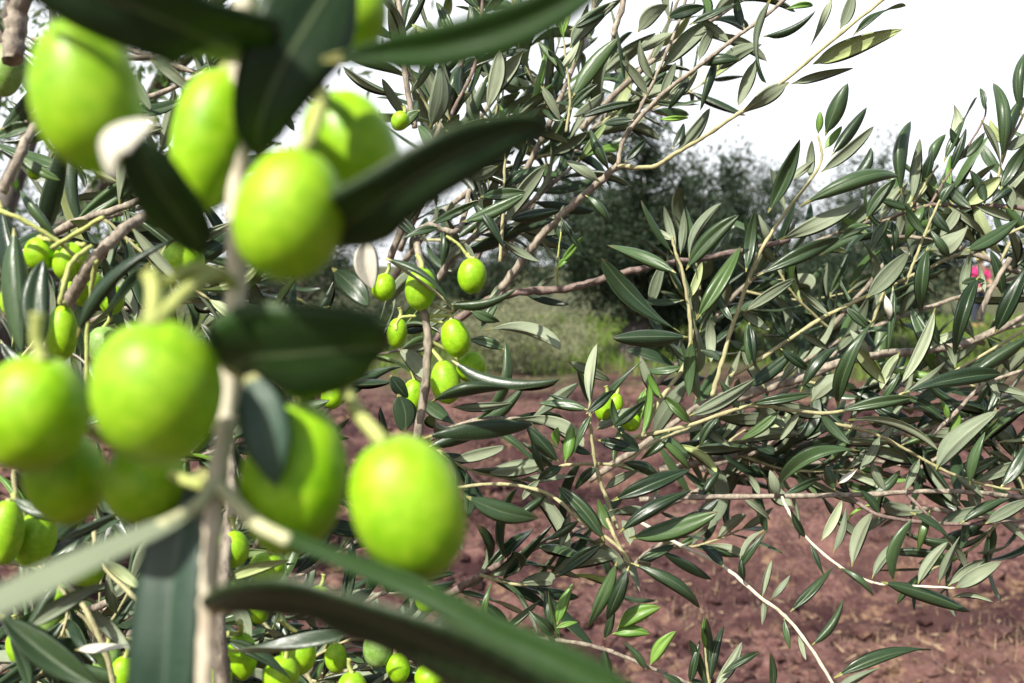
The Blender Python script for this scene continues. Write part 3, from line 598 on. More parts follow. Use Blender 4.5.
tr.hand([(902, 196, 911, 121, 15, 'u', .71), (912, 200, 920, 138, 12, 'l', .71), (944, 162, 977, 97, 10, 'u'), (1001, 163, 993, 83, 13, 'u'), (952, 136, 953, 103, 13, 'l'), (981, 120, 1001, 170, 9, 'l'), (1003, 157, 1028, 96, 12, 'u'), (966, 206, 1001, 177, 19, 'l'), (942, 180, 971, 208, 13, 'u'),
         (984, 110, 980, 88, 6, 'u'), (930, 170, 946, 134, 11, 'u'), (925, 180, 932, 150, 9, 'u'), (938, 190, 926, 160, 11, 'u'), (950, 172, 966, 128, 10, 'u'), (960, 160, 985, 132, 9, 'u'), (880, 222, 908, 182, 12, 'l'), (890, 218, 872, 250, 12, 'u'), (905, 212, 935, 178, 14, 'l'), (925, 204, 905, 240, 12, 'u'),
         (1000, 200, 1030, 170, 15, 'l'), (1000, 190, 1030, 140, 14, 'u'), (1005, 206, 1030, 236, 12, 'u'), (975, 206, 1010, 220, 10, 'l'), (960, 206, 940, 236, 12, 'l'), (985, 205, 970, 170, 12, 'u'), (940, 206, 960, 180, 11, 'u'), (1022, 118, 1034, 46, 12, 'u'), (1010, 146, 990, 120, 9, 'l'), (1006, 150, 1034, 130, 12, 'l'),
         (915, 210, 880, 200, 10, 'u'), (870, 225, 840, 240, 12, 'u', .73), (1012, 210, 1000, 182, 13, 'l'), (948, 206, 985, 236, 10, 'l'), (930, 205, 950, 232, 12, 'u'), (965, 150, 950, 128, 9, 'u'), (990, 204, 1016, 186, 11, 'u')], .715)
mb = Branch('long olive twig with narrow edge lit leaves running to the right edge below the middle', P(690, 420, .66), G_BR)
m1 = mb.stem([(616, 440, .66), (650, 434, .66), (690, 425, .66), (750, 406, .66), (790, 410, .66), (837, 412, .66), (905, 393, .66), (953, 372, .66), (1035, 324, .66)], .0015, .0010, 'twig')
m2 = mb.stem([(925, 440, .70), (950, 418, .70), (984, 385, .70), (1030, 368, .70)], .0016, .0012, 'bark', 'twig')
m3 = mb.stem([(832, 423, .68), (880, 436, .68), (947, 472, .68), (1000, 488, .68), (1040, 490, .68)], .0012, .0009, 'twig', 'twig')
mb.hand([(902, 394, 1002, 374, 13, 'u', .64), (838, 412, 912, 398, 12, 'u', .65), (848, 420, 938, 450, 9, 'l', .64), (936, 470, 998, 411, 23, 'l', .63), (970, 485, 985, 432, 13, 'u', .64), (860, 451, 780, 484, 13, 'u', .65), (955, 368, 940, 340, 10, 'l'), (930, 384, 960, 402, 9, 'u'),
         (900, 396, 945, 362, 10, 'l'), (880, 402, 900, 372, 9, 'u'), (870, 404, 910, 428, 11, 'u'), (900, 395, 948, 425, 10, 'u'), (800, 410, 780, 440, 10, 'l'), (820, 412, 850, 444, 12, 'u'), (780, 410, 740, 440, 12, 'u'), (760, 408, 790, 432, 12, 'l'), (740, 410, 720, 380, 10, 'u'), (720, 416, 700, 446, 11, 'u'),
         (700, 422, 730, 446, 12, 'l'), (690, 424, 662, 396, 12, 'u'), (670, 430, 640, 460, 12, 'u'), (650, 434, 690, 458, 14, 'u'), (960, 370, 1010, 352, 11, 'u'), (975, 362, 1000, 400, 9, 'l'), (985, 384, 1030, 396, 10, 'l'), (960, 410, 950, 440, 9, 'y', .7), (948, 420, 940, 398, 8, 'y', .7), (1005, 376, 985, 420, 10, 'u', .7),
         (880, 436, 860, 470, 11, 'l', .68), (900, 446, 940, 440, 9, 'u', .68), (920, 458, 905, 490, 10, 'l', .68), (960, 478, 1000, 456, 12, 'u', .68), (975, 482, 1028, 462, 14, 'l', .68), (990, 486, 1028, 506, 10, 'u', .68), (850, 428, 830, 460, 10, 'u', .68), (955, 475, 985, 500, 10, 'l', .68), (1000, 488, 1030, 440, 15, 'u', .66)], .66)
cl = Branch('olive shoot with glossy arching leaves and bright young tips at the centre of the picture', P(608, 520, .62), G_BR)
d1 = cl.stem([(618, 530, .62), (608, 503, .62), (597, 470, .62), (592, 440, .62), (590, 408, .62), (594, 380, .62)], .0014, .0008, 'twig')
d2 = cl.stem([(545, 478, .63), (562, 466, .63), (600, 464, .63), (625, 464, .63), (650, 444, .63), (690, 428, .65)], .0012, .0009, 'twig', 'twig')
cl.hand([(591, 408, 597, 344, 10, 'l', .61), (588, 410, 538, 403, 13, 'u', .60), (593, 413, 642, 361, 11, 'u', .61), (567, 361, 610, 381, 12, 'l', .63), (559, 462, 526, 425, 16, 'u', .60), (557, 446, 558, 427, 10, 'y', .61), (565, 463, 572, 425, 14, 'y', .60), (592, 414, 574, 455, 9, 'u', .6), (590, 410, 548, 394, 8, 'u', .61),
         (596, 430, 634, 408, 13, 'l', .59), (598, 440, 640, 450, 14, 'u', .62), (562, 466, 538, 480, 12, 'u', .62), (556, 470, 520, 440, 8, 'u', .63), (545, 478, 530, 430, 9, 'u', .62), (600, 465, 575, 490, 10, 'u', .62), (620, 462, 660, 480, 13, 'u', .63), (640, 452, 620, 430, 10, 'u', .63), (604, 490, 640, 470, 10, 'l', .63),
         (594, 455, 560, 440, 9, 'u', .62), (646, 388, 640, 425, 11, 'y', .62), (586, 414, 614, 390, 11, 'u', .585), (612, 428, 646, 400, 11, 'u', .58), (622, 434, 612, 398, 9, 'u', .58), (590, 406, 578, 370, 8, 'u', .63), (540, 480, 522, 500, 9, 'l', .64), (660, 440, 690, 470, 11, 'u', .64)], .62)
ro = Branch('rosette of shiny dark green olive leaves radiating low in the middle', P(620, 548, .6), G_BR)
e1 = ro.stem([(600, 505, .61), (612, 530, .60), (622, 552, .60), (632, 565, .60)], .0013, .0009, 'twig')
e2 = ro.stem([(632, 565, .60), (616, 545, .60), (580, 520, .61), (548, 494, .63), (500, 484, .65), (440, 490, .68)], .0011, .0012, 'twig', 'twig')
ro.hand([(612, 501, 690, 469, 19, 'u', .59), (619, 533, 692, 490, 16, 'u', .585), (629, 538, 718, 512, 22, 'u', .59), (637, 561, 674, 545, 11, 'u', .6), (631, 563, 700, 608, 15, 'u', .58), (617, 561, 587, 629, 15, 'u', .59), (629, 566, 607, 620, 15, 'u', .59), (604, 543, 556, 578, 15, 'u', .59), (604, 541, 558, 487, 17, 'u', .6),
         (611, 532, 598, 499, 13, 'u', .6), (640, 540, 690, 522, 14, 'l', .61), (622, 552, 640, 592, 9, 'l', .61), (580, 520, 548, 540, 10, 'u', .62), (570, 512, 560, 548, 10, 'l', .62), (548, 494, 512, 520, 10, 'u', .63), (630, 545, 622, 520, 14, 'l', .6), (590, 530, 622, 508, 9, 'l', .61)], .6)
lw = Branch('grey twig with bright young leaves crossing the soil at the bottom middle', P(500, 630, .62), G_BR)
f1 = lw.stem([(470, 628, .63), (530, 638, .62), (565, 641, .62), (600, 648, .62), (640, 663, .62), (690, 684, .62), (740, 705, .62)], .0015, .0011, 'bark')
lw.hand([(557, 625, 573, 583, 13, 'y', .61), (617, 629, 661, 607, 18, 'y', .61), (612, 634, 650, 634, 14, 'y', .61), (650, 666, 676, 631, 14, 'y', .61), (646, 670, 622, 641, 9, 'u', .61), (603, 646, 610, 690, 12, 'u', .62), (554, 638, 545, 590, 10, 'u', .62), (553, 636, 528, 610, 12, 'u', .62), (560, 640, 548, 590, 8, 'u', .62), (556, 628, 578, 622, 7, 'y', .61),
         (604, 640, 616, 600, 10, 'u', .62), (690, 684, 700, 640, 10, 'u', .62), (660, 672, 690, 690, 9, 'u', .62), (486, 630, 494, 578, 10, 'u', .6), (500, 634, 540, 600, 9, 'l', .64), (510, 634, 478, 600, 12, 'u', .64)], .62)
lt = Branch('small tuft of narrow olive leaves rising from the bottom edge right of the grey twig', P(712, 720, .62), G_BR)
lt.stem([(712, 720, .62), (710, 690, .62), (706, 660, .62), (704, 636, .62)], .0011, .0006, 'twig')
lt.hand([(708, 680, 706, 618, 12, 'u'), (710, 684, 724, 625, 12, 'u'), (714, 688, 742, 642, 13, 'l'), (720, 676, 760, 652, 7, 'u'), (772, 690, 770, 652, 9, 'u'), (706, 650, 704, 616, 7, 'y'), (708, 690, 690, 640, 10, 'u'), (712, 694, 690, 680, 9, 'u')], .62)
wb_ = Branch('bright pale twig slanting down across the soil to the bottom edge', P(676, 541, .64), G_BR)
g1 = wb_.stem([(640, 522, .65), (676, 543, .64), (724, 567, .63), (760, 597, .62), (785, 616, .62), (810, 647, .615), (836, 690, .61), (850, 715, .61)], .0013, .0010, 'bark_pale')
wb_.hand([(737, 571, 767, 530, 9, 'u'), (790, 612, 834, 565, 12, 'u', .61), (812, 645, 843, 599, 10, 'u', .61), (834, 678, 931, 650, 16, 'u', .6), (784, 618, 790, 650, 7, 'u'), (724, 567, 700, 545, 12, 'u'), (762, 598, 772, 560, 7, 'l'), (764, 600, 762, 625, 7, 'l'), (770, 600, 790, 575, 7, 'l'), (834, 690, 880, 668, 10, 'l'),
          (800, 632, 806, 660, 7, 'l'), (744, 582, 742, 555, 8, 'u')], .62)
rw = Branch('level pinkish twig with a drooping pale side shoot of hanging leaves at the right', P(690, 497, .68), G_BR)
i1 = rw.stem([(640, 500, .70), (690, 497, .69), (744, 497, .69), (848, 495, .68), (947, 491, .68), (1009, 496, .68), (1040, 500, .68)], .0020, .0015, 'bark')
i2 = rw.stem([(782, 497, .68), (788, 510, .66), (806, 537, .65), (839, 566, .64), (872, 582, .635), (900, 585, .63), (955, 588, .62)], .0011, .0007, 'bark_pale', 'twig')
i3 = rw.stem([(848, 495, .68), (876, 514, .67), (920, 522, .67), (968, 524, .67), (1035, 520, .67)], .0014, .0011, 'bark_dark', 'twig')
i4 = rw.stem([(905, 492, .68), (925, 512, .67), (940, 526, .67), (960, 560, .67)], .0012, .0008, 'bark_dark', 'twig')
rw.hand([(821, 541, 842, 500, 11, 'l', .64), (833, 553, 846, 508, 9, 'l', .64), (852, 567, 873, 513, 15, 'l', .63), (872, 579, 902, 540, 11, 'l', .63), (895, 583, 912, 519, 10, 'u', .63), (881, 582, 971, 612, 16, 'u', .62), (955, 588, 1002, 561, 17, 'l', .61), (948, 586, 985, 560, 11, 'l', .62), (951, 598, 993, 602, 6, 'l', .62), (918, 584, 948, 542, 12, 'l', .63), (938, 584, 960, 536, 10, 'l', .63),
         (838, 567, 874, 596, 8, 'u', .64), (806, 538, 790, 508, 8, 'u', .65), (810, 542, 826, 580, 7, 'u', .65), (838, 484, 858, 468, 8, 'p', .66), (835, 490, 826, 466, 12, 'u', .66), (910, 512, 965, 568, 9, 'u', .66), (940, 524, 1000, 505, 15, 'l', .66), (960, 524, 1010, 498, 12, 'u', .66), (985, 524, 1030, 500, 14, 'l', .66), (1000, 522, 1030, 545, 7, 'l', .66),
         (880, 515, 860, 490, 10, 'u', .67), (760, 497, 740, 470, 9, 'l', .69), (780, 497, 820, 478, 9, 'u', .69), (720, 497, 690, 520, 10, 'u', .69), (742, 497, 770, 520, 8, 'l', .69), (870, 495, 900, 470, 10, 'u', .68), (886, 494, 870, 460, 10, 'l', .68), (776, 496, 770, 470, 12, 'l', .68), (764, 530, 744, 580, 8, 'l', .66), (930, 510, 918, 552, 9, 'u', .67), (700, 498, 720, 470, 9, 'u', .69)], .66)
G_SH = None
# ---- fuller, automatic twigs that fill the tree out (each with its own place)
def filler(label, base, mains, seed, lo=.05, hi=.072, n=9, r0=.003, mat='bark', twn=3, **kw):
    rnd.seed(seed)
    b = Branch(label, P(*base), G_BR)
    for i, pts in enumerate(mains):
        sp = b.stem(pts, r0 if i == 0 else r0 * .5, r0 * .45 if i == 0 else .0007, mat if i == 0 else 'twig', 'stem' if i == 0 else 'twig')
        b.auto(sp, n, lo, hi, **kw)
    return b
filler('sparse olive twig behind the topmost left olives, dark against bright gaps of sky', (-30, 120, .6), [[(-40, 150, .62), (60, 110, .6), (140, 100, .6), (230, 60, .62)], [(60, 110, .6), (110, 160, .6), (190, 175, .62)], [(30, 120, .6), (80, 40, .62), (110, -30, .62)]], 1, n=7)
filler('shaded olive twig in the gap above the forked stalk at the left', (-40, 300, .55), [[(-40, 300, .6), (60, 230, .58), (140, 200, .56), (200, 160, .56)], [(40, 240, .58), (100, 280, .58), (170, 280, .58)], [(100, 215, .57), (140, 250, .57), (210, 300, .57)]], 2, n=7)
filler('shaded olive twig deep behind the left edge olives', (-60, 420, .7), [[(-60, 420, .75), (40, 350, .72), (120, 310, .7), (220, 300, .68)], [(20, 360, .72), (70, 300, .72), (120, 240, .72)]], 3, n=8)
filler('dark olive twig low on the left behind the long pale grey leaf', (-40, 700, .55), [[(-40, 700, .56), (40, 640, .55), (110, 600, .54), (200, 560, .55)], [(20, 655, .55), (40, 590, .55), (30, 520, .56)], [(80, 615, .55), (140, 650, .55), (200, 690, .55)]], 4, n=8)
filler('dark olive twig at the bottom left corner under the curled grey leaf', (80, 760, .6), [[(60, 760, .62), (90, 690, .6), (140, 620, .6), (190, 540, .6)], [(80, 710, .6), (20, 670, .6), (-30, 640, .6)], [(100, 680, .6), (160, 680, .6), (230, 720, .6)]], 5, n=8)
filler('shaded olive twig under the arching dark leaf at the bottom', (300, 760, .6), [[(270, 760, .6), (300, 690, .6), (340, 620, .6), (390, 590, .6)], [(300, 690, .6), (350, 670, .6), (420, 660, .6)], [(290, 710, .6), (250, 660, .6), (240, 600, .6)]], 6, n=6)
filler('olive twig behind the stalks of the lowest big olives', (240, 560, .7), [[(230, 600, .75), (270, 520, .72), (310, 440, .7), (350, 380, .7), (400, 330, .7)], [(270, 520, .72), (340, 500, .7), (420, 500, .7)], [(310, 440, .7), (280, 380, .7), (270, 330, .7)]], 7, n=8)
filler('olive twig behind the sharp olive cluster reaching right', (380, 480, .72), [[(370, 500, .75), (430, 440, .72), (480, 420, .7), (530, 420, .7)], [(430, 445, .72), (470, 470, .7), (520, 480, .7)]], 8, n=6)
filler('grey twig with dark hanging leaves over the soil right of the sharpest big olive', (470, 660, .72), [[(440, 600, .74), (490, 570, .72), (540, 545, .7), (600, 520, .7)], [(480, 575, .72), (520, 585, .7), (560, 575, .7)]], 9, n=6, mat='bark_dark')
filler('crowded olive twig with upright grey leaves at the top left of the middle', (400, 240, .75), [[(390, 260, .78), (420, 180, .76), (450, 100, .74), (470, 30, .74), (480, -40, .74)], [(420, 180, .76), (470, 150, .74), (530, 110, .74)], [(440, 130, .75), (410, 70, .74), (390, 0, .74)]], 12, n=7)
filler('crowded olive twig with grey undersides showing at the top middle', (500, 240, .85), [[(470, 270, .86), (520, 180, .85), (560, 100, .84), (590, 20, .84), (600, -40, .84)], [(530, 160, .85), (580, 140, .84), (640, 90, .84)], [(550, 110, .85), (520, 50, .84), (510, -20, .84)]], 13, n=8)
filler('thin olive twig between the arching blurred leaf and the level bare branch', (440, 280, .82), [[(430, 290, .84), (470, 240, .82), (520, 210, .82), (580, 160, .82)], [(470, 240, .82), (490, 200, .82), (480, 150, .82)]], 14, n=7)
filler('olive twig with dark leaves crossing behind the long pale branch near the top edge', (600, 60, .8), [[(580, 130, .82), (630, 80, .8), (680, 40, .8), (740, 0, .8), (780, -40, .8)]], 15, n=8)
filler('leafy olive twig in the middle of the right side behind the broad leaves', (760, 420, .85), [[(720, 440, .88), (800, 380, .86), (870, 330, .85), (950, 300, .85), (1040, 270, .85)], [(800, 380, .86), (860, 390, .85), (930, 370, .85)], [(870, 330, .85), (890, 280, .85), (930, 230, .85)]], 16, n=8)
filler('leafy olive twig just above the level pinkish twig at the right', (700, 470, .8), [[(660, 470, .84), (740, 455, .82), (830, 440, .8), (920, 430, .8), (1040, 400, .8)], [(740, 455, .82), (790, 470, .8), (860, 470, .8)], [(900, 432, .8), (950, 450, .8), (1010, 440, .8)]], 17, n=8)
filler('leafy olive twig between the centre shoot and the broad right leaves', (600, 470, .8), [[(590, 480, .82), (650, 440, .8), (710, 400, .8), (770, 380, .8), (840, 340, .8)], [(650, 440, .8), (690, 450, .8), (750, 440, .8)], [(700, 405, .8), (690, 370, .8), (700, 330, .8)]], 18, n=7)
filler('leafy olive twig below the tuft at the upper right edge', (1050, 300, .85), [[(1060, 290, .85), (990, 260, .84), (930, 240, .84), (870, 235, .84)], [(990, 260, .84), (960, 225, .84), (950, 190, .84)], [(1000, 262, .84), (1020, 220, .84), (1030, 170, .84)]], 19, n=8)
filler('leafy olive twig at the right edge under the edge lit narrow leaves', (1050, 420, .8), [[(1060, 400, .8), (1000, 420, .8), (950, 450, .8), (900, 480, .8)], [(1000, 420, .8), (980, 390, .8), (940, 375, .8)]], 20, n=6)
filler('long leaved olive twig deep in the shade behind the olive at the left edge', (-40, 560, .8), [[(-60, 560, .85), (30, 520, .82), (120, 480, .8), (220, 450, .8), (300, 430, .8)], [(30, 520, .82), (60, 440, .8), (80, 380, .8)], [(120, 480, .8), (160, 520, .8), (220, 560, .8)], [(180, 465, .8), (220, 400, .8), (250, 350, .8)]], 31, .05, .07, n=9)
filler('long leaved olive twig deep in the shade at the foot of the vertical stem', (60, 720, .8), [[(40, 740, .85), (120, 680, .82), (200, 620, .8), (290, 580, .8), (360, 540, .8)], [(120, 680, .82), (100, 600, .8), (110, 540, .8)], [(200, 620, .8), (260, 650, .8), (340, 680, .8)], [(260, 595, .8), (260, 540, .8), (240, 480, .8)]], 32, .05, .07, n=9)
filler('long leaved olive twig deep in the shade behind the two left yellow stalks', (-40, 260, .85), [[(-60, 280, .88), (40, 240, .86), (130, 210, .85), (230, 190, .85), (300, 170, .85)], [(40, 240, .86), (60, 170, .85), (50, 110, .85)], [(130, 210, .85), (180, 250, .85), (240, 280, .85)], [(150, 205, .85), (160, 150, .85), (190, 100, .85)]], 33, .05, .07, n=8)
filler('olive twig crossing the white sky at the top left corner behind the dark leaf', (-40, 40, .8), [[(-50, 60, .85), (40, 40, .82), (130, 50, .8), (220, 80, .8), (300, 90, .8)], [(40, 40, .82), (60, 90, .8), (60, 150, .8)], [(150, 55, .8), (200, 20, .8), (240, -30, .8)]], 34, .045, .065, n=6)
filler('large shaded olive bough deep behind the round blurred olives, lowest at the left', (-100, 400, 1.1), [[(-100, 420, 1.15), (20, 400, 1.12), (150, 380, 1.1), (280, 370, 1.1), (400, 350, 1.1)], [(20, 400, 1.12), (60, 320, 1.1), (120, 250, 1.1)], [(150, 380, 1.1), (220, 310, 1.1), (290, 260, 1.1)], [(150, 380, 1.1), (190, 450, 1.1), (260, 500, 1.1)]], 35, .055, .075, n=11, asp=(.17, .24))
filler('large shaded olive bough deep behind the bottom left olives', (-60, 660, 1.1), [[(-60, 680, 1.15), (60, 620, 1.12), (180, 600, 1.1), (300, 600, 1.1), (420, 590, 1.1)], [(60, 620, 1.12), (100, 680, 1.1), (170, 720, 1.1)], [(180, 600, 1.1), (230, 530, 1.1), (300, 480, 1.1)], [(260, 600, 1.1), (320, 660, 1.1), (400, 690, 1.1)]], 36, .055, .075, n=11, asp=(.17, .24))
filler('leafy olive twig low over the soil at the right of the dark rosette', (700, 560, .85), [[(600, 600, .9), (640, 560, .88), (690, 520, .86), (740, 470, .85), (790, 440, .85)], [(650, 550, .88), (700, 545, .86), (740, 530, .86)]], 37, .04, .06, n=7)
filler('olive twig full of hanging grey leaves behind the level bare branch and shoots', (700, 300, .95), [[(640, 400, 1.0), (690, 350, .98), (740, 290, .96), (800, 250, .95), (870, 220, .95)], [(690, 350, .98), (700, 290, .96), (690, 240, .95)], [(740, 290, .96), (800, 300, .95), (860, 290, .95)]], 38, .055, .075, n=7, asp=(.17, .23))
filler('olive twig with long leaves behind the narrow edge lit leaves at the right', (860, 420, .95), [[(700, 470, 1.0), (780, 440, .98), (860, 400, .96), (940, 350, .95), (1040, 320, .95)], [(780, 440, .98), (840, 450, .96), (900, 450, .95)], [(860, 400, .96), (930, 410, .95), (1010, 400, .95)]], 39, .055, .075, n=8, asp=(.16, .22))
filler('tall olive twig of upright leaves behind the two long dark blurred leaves', (440, 200, .95), [[(400, 250, 1.0), (440, 170, .96), (500, 90, .95), (540, 20, .95), (560, -40, .95)], [(440, 170, .96), (430, 100, .95), (440, 30, .95)], [(480, 120, .95), (540, 110, .95), (610, 70, .95)]], 40, .055, .075, n=8, asp=(.17, .24))
for a_ in [(150, 612, 12, 16, .5, 'olive between the hanging dusty leaf and the curled grey leaf', 8), (20, 646, 13, 18, .45, 'olive at the left edge under the long pale grey leaf, above the dark curved leaf', -6),
           (58, 598, 12, 15, .48, 'olive on a thin twig between the pale grey leaf and the curled grey leaf', 12), (258, 610, 11, 14, .5, 'small olive right of the stem foot, just above the olive on two stalks', -10),
           (318, 600, 12, 15, .52, 'olive low down between the round shaded olives and the arching dark leaf', 10), (352, 690, 15, 18, .47, 'olive cut by the bottom edge, right of the small oval one', 0),
           (398, 668, 12, 15, .5, 'olive near the bottom edge between the dark one and the leaf tip', -12), (112, 300, 12, 15, .5, 'olive hanging to the right of the sunlit pale twig', 6),
           (14, 300, 13, 18, .48, 'olive half hidden by the dark leaves at the left edge', 4)]:
    olive(*a_[:6], G_MO, a_[6])
filler('sunlit thin olive twig with grey green leaves among the small olives at the lower left', (100, 700, .5), [[(130, 730, .5), (110, 660, .47), (70, 600, .46), (30, 560, .47), (-30, 530, .48)], [(100, 640, .47), (130, 590, .47), (150, 550, .48)], [(70, 600, .46), (60, 640, .45), (30, 690, .45)]], 51, .035, .05, n=6, mat='twig', r0=.0013)
filler('sunlit thin olive twig with grey green leaves among the bottom olives right of the stem', (300, 720, .52), [[(330, 730, .52), (310, 680, .52), (270, 630, .52), (240, 590, .52)], [(300, 665, .52), (350, 640, .52), (400, 640, .52)], [(310, 680, .52), (370, 690, .52), (440, 680, .52)]], 52, .035, .05, n=6, mat='twig', r0=.0013)
filler('fine olive twigs with many small leaves high behind the leaning pale branch', (560, 150, 1.0), [[(500, 260, 1.05), (550, 180, 1.02), (610, 110, 1.0), (660, 40, 1.0), (690, -30, 1.0)], [(550, 180, 1.02), (540, 110, 1.0), (560, 40, 1.0)], [(600, 120, 1.0), (650, 110, 1.0), (710, 80, 1.0)]], 53, .05, .068, n=10)
filler('fine olive twigs with many small leaves between the arching blurred leaf and the sharp olives', (430, 230, .9), [[(380, 300, .95), (420, 240, .92), (470, 190, .9), (530, 160, .9), (580, 150, .9)], [(420, 240, .92), (480, 240, .9), (540, 230, .9)], [(470, 190, .9), (490, 140, .9), (500, 90, .9)]], 54, .045, .062, n=9)
filler('leafy olive twig of narrow blue grey leaves over the soil at the right edge', (1050, 520, .8), [[(1060, 540, .8), (1000, 520, .8), (940, 510, .8), (880, 505, .8)], [(1000, 520, .8), (970, 550, .8), (930, 570, .8)], [(1030, 530, .8), (1020, 480, .8), (990, 440, .8)]], 61, .045, .062, n=7, asp=(.14, .2), droop=.3)
filler('leafy olive twig of narrow grey leaves behind the middle of the level pinkish twig', (760, 480, .85), [[(640, 520, .9), (700, 490, .87), (770, 470, .85), (850, 460, .85), (930, 470, .85)], [(700, 490, .87), (720, 450, .85), (760, 420, .85)], [(770, 470, .85), (820, 440, .85), (880, 420, .85)]], 62, .045, .065, n=8, asp=(.14, .2))
filler('olive twig of narrow leaves before the far trees, right of the upright shoots', (830, 300, .9), [[(780, 400, .95), (830, 330, .92), (880, 270, .9), (920, 200, .9)], [(830, 330, .92), (790, 290, .9), (770, 250, .9)]], 63, .045, .065, n=8, asp=(.14, .2))
# ================================================================== GROUND
def gh(x, y):
    d = math.hypot(x, y)
    a = noise.fractal(Vector((x * .35, y * .35, 3)), 1, 2, 3) * .06
    fur = math.sin(y * 2.6 + x * .5 + noise.noise(Vector((x * .4, y * .4, 9))) * 2.2) * .085
    near = max(0, min(1, (26 - d) / 12)) * max(.25, min(1, (11.5 - y) / 2.5 + .25))
    n1 = noise.fractal(Vector((x * 3.2, y * 3.2, 0)), 1, 2, 4)
    n2 = abs(noise.noise(Vector((x * 8, y * 8, 5)))) ; n3 = noise.noise(Vector((x * 21, y * 21, 7)))
    return a * min(1, 30 / max(d, 1)) + near * (fur + n1 * .085 + n2 * .04 + n3 * .022)
xs = []
x = 0.0; st = .028
while x < 2500: xs.append(x); x += st if x < 4.5 else max(st, (x - 4.2) * .09)
xs = sorted(set([-q for q in xs] + xs))
ys = []; y = 2.6; 
while y < 2500: ys.append(y); y += .026 if y < 6 else max(.026, (y - 5.5) * .05)
y = 2.6; lo = []
while y > -60: y -= max(.2, (2.6 - y) * .25); lo.append(y)
ys = sorted(lo + ys)
vs_ = [(a, b, gh(a, b)) for b in ys for a in xs]; nx = len(xs)
fs = [(j * nx + i, j * nx + i + 1, (j + 1) * nx + i + 1, (j + 1) * nx + i) for j in range(len(ys) - 1) for i in range(nx - 1)]
me = bpy.data.meshes.new('ground'); me.from_pydata(vs_, [], fs); me.polygons.foreach_set('use_smooth', [True] * len(fs))
k = NT('soil'); tcn = k.n('ShaderNodeTexCoord'); v = tcn.outputs['Object']
big = k.noise(.9, 4, v); mid = k.noise(5, 7, v, .75); fin = k.noise(45, 4, v, .7)
c = k.ramp(mid, [(.34, (.022, .010, .0105)), (.5, (.078, .036, .034)), (.68, (.165, .088, .073))])
fm = k.ramp(fin, [(.45, (0,)*3), (.72, (.8,)*3)]); c = k.mix(fm, c, (.22, .135, .11))
mpb = k.n('ShaderNodeMapping'); mpb.inputs['Scale'].default_value = (.32, 1.5, 1); mpb.inputs['Rotation'].default_value = (0, 0, .18); k.l(v, mpb.inputs['Vector'])
band = k.noise(1.3, 4, mpb.outputs[0], .6)                       # shadow bands along the furrows, painted into the soil colour
c = k.mix(k.ramp(band, [(.44, (.9,)*3), (.56, (0,)*3)]), c, (.030, .0125, .014))
c = k.mix(k.ramp(big, [(.5, (0,)*3), (.68, (.45,)*3)]), c, (.14, .075, .060))
st_ = k.ramp(k.math('ADD', k.math('MULTIPLY', k.noise(15, 4, v, .7), .6), k.math('MULTIPLY', k.noise(1.7, 3, v), .4)), [(.54, (0,)*3), (.62, (.75,)*3)]); c = k.mix(st_, c, (.22, .14, .085))
sp = k.n('ShaderNodeSeparateXYZ'); k.l(v, sp.inputs[0])
far = k.n('ShaderNodeMapRange'); k.l(k.math('ADD', sp.outputs['Y'], k.math('MULTIPLY', k.noise(1.1, 5, v), 9)), far.inputs['Value'])
far.inputs['From Min'].default_value = 16.0; far.inputs['From Max'].default_value = 19.0
gr = k.ramp(k.noise(3, 4, v), [(.3, (.045, .06, .02)), (.6, (.09, .09, .045)), (.8, (.15, .11, .07))])
c = k.mix(far.outputs['Result'], c, gr)
k.l(c, k.b.inputs['Base Color']); k.b.inputs['Roughness'].default_value = .95; k.b.inputs['Specular IOR Level'].default_value = .15
k.bump(fin, .6, .02)
g = link('ground', me, None, (k.m,)); tag(g, 'reddish brown ploughed soil between the olive trees', 'ground', None, 'structure')

# clods, as loose stuff lying on the soil
rnd.seed(77)
vs_, fs = [], []
ico = bmesh.new(); bmesh.ops.create_icosphere(ico, subdivisions=1, radius=1); iv = [q.co.copy() for q in ico.verts]; ifc = [[q.index for q in f.verts] for f in ico.faces]; ico.free()
for i in range(9000):
    y = 2.9 + 9.5 * rnd.random() ** 1.5; x = rnd.uniform(-.62, .62) * y
    if noise.noise(Vector((x * .7, y * .7, 2))) < rnd.uniform(-.5, .25): continue
    r = rnd.choice([.008, .010, .012, .016, .022, .03, .05]) * rnd.uniform(.6, 1.2); z = gh(x, y); b0 = len(vs_); s = rnd.uniform(0, 99)
    sx, sy, sz = rnd.uniform(.7, 1.4), rnd.uniform(.7, 1.4), rnd.uniform(.45, .9)
    for q in iv:
        f = 1 + .45 * noise.noise(q * 1.3 + Vector((s, 0, 0)))
        vs_.append((x + q.x * r * sx * f, y + q.y * r * sy * f, z + r * .2 + q.z * r * sz * f))
    fs += [[b0 + q for q in f] for f in ifc]
me = bpy.data.meshes.new('clods'); me.from_pydata(vs_, [], fs)
tag(link('soil_clods', me, None, (k.m,)), 'loose red brown clods lying on the ploughed soil', 'clods', None, 'stuff')

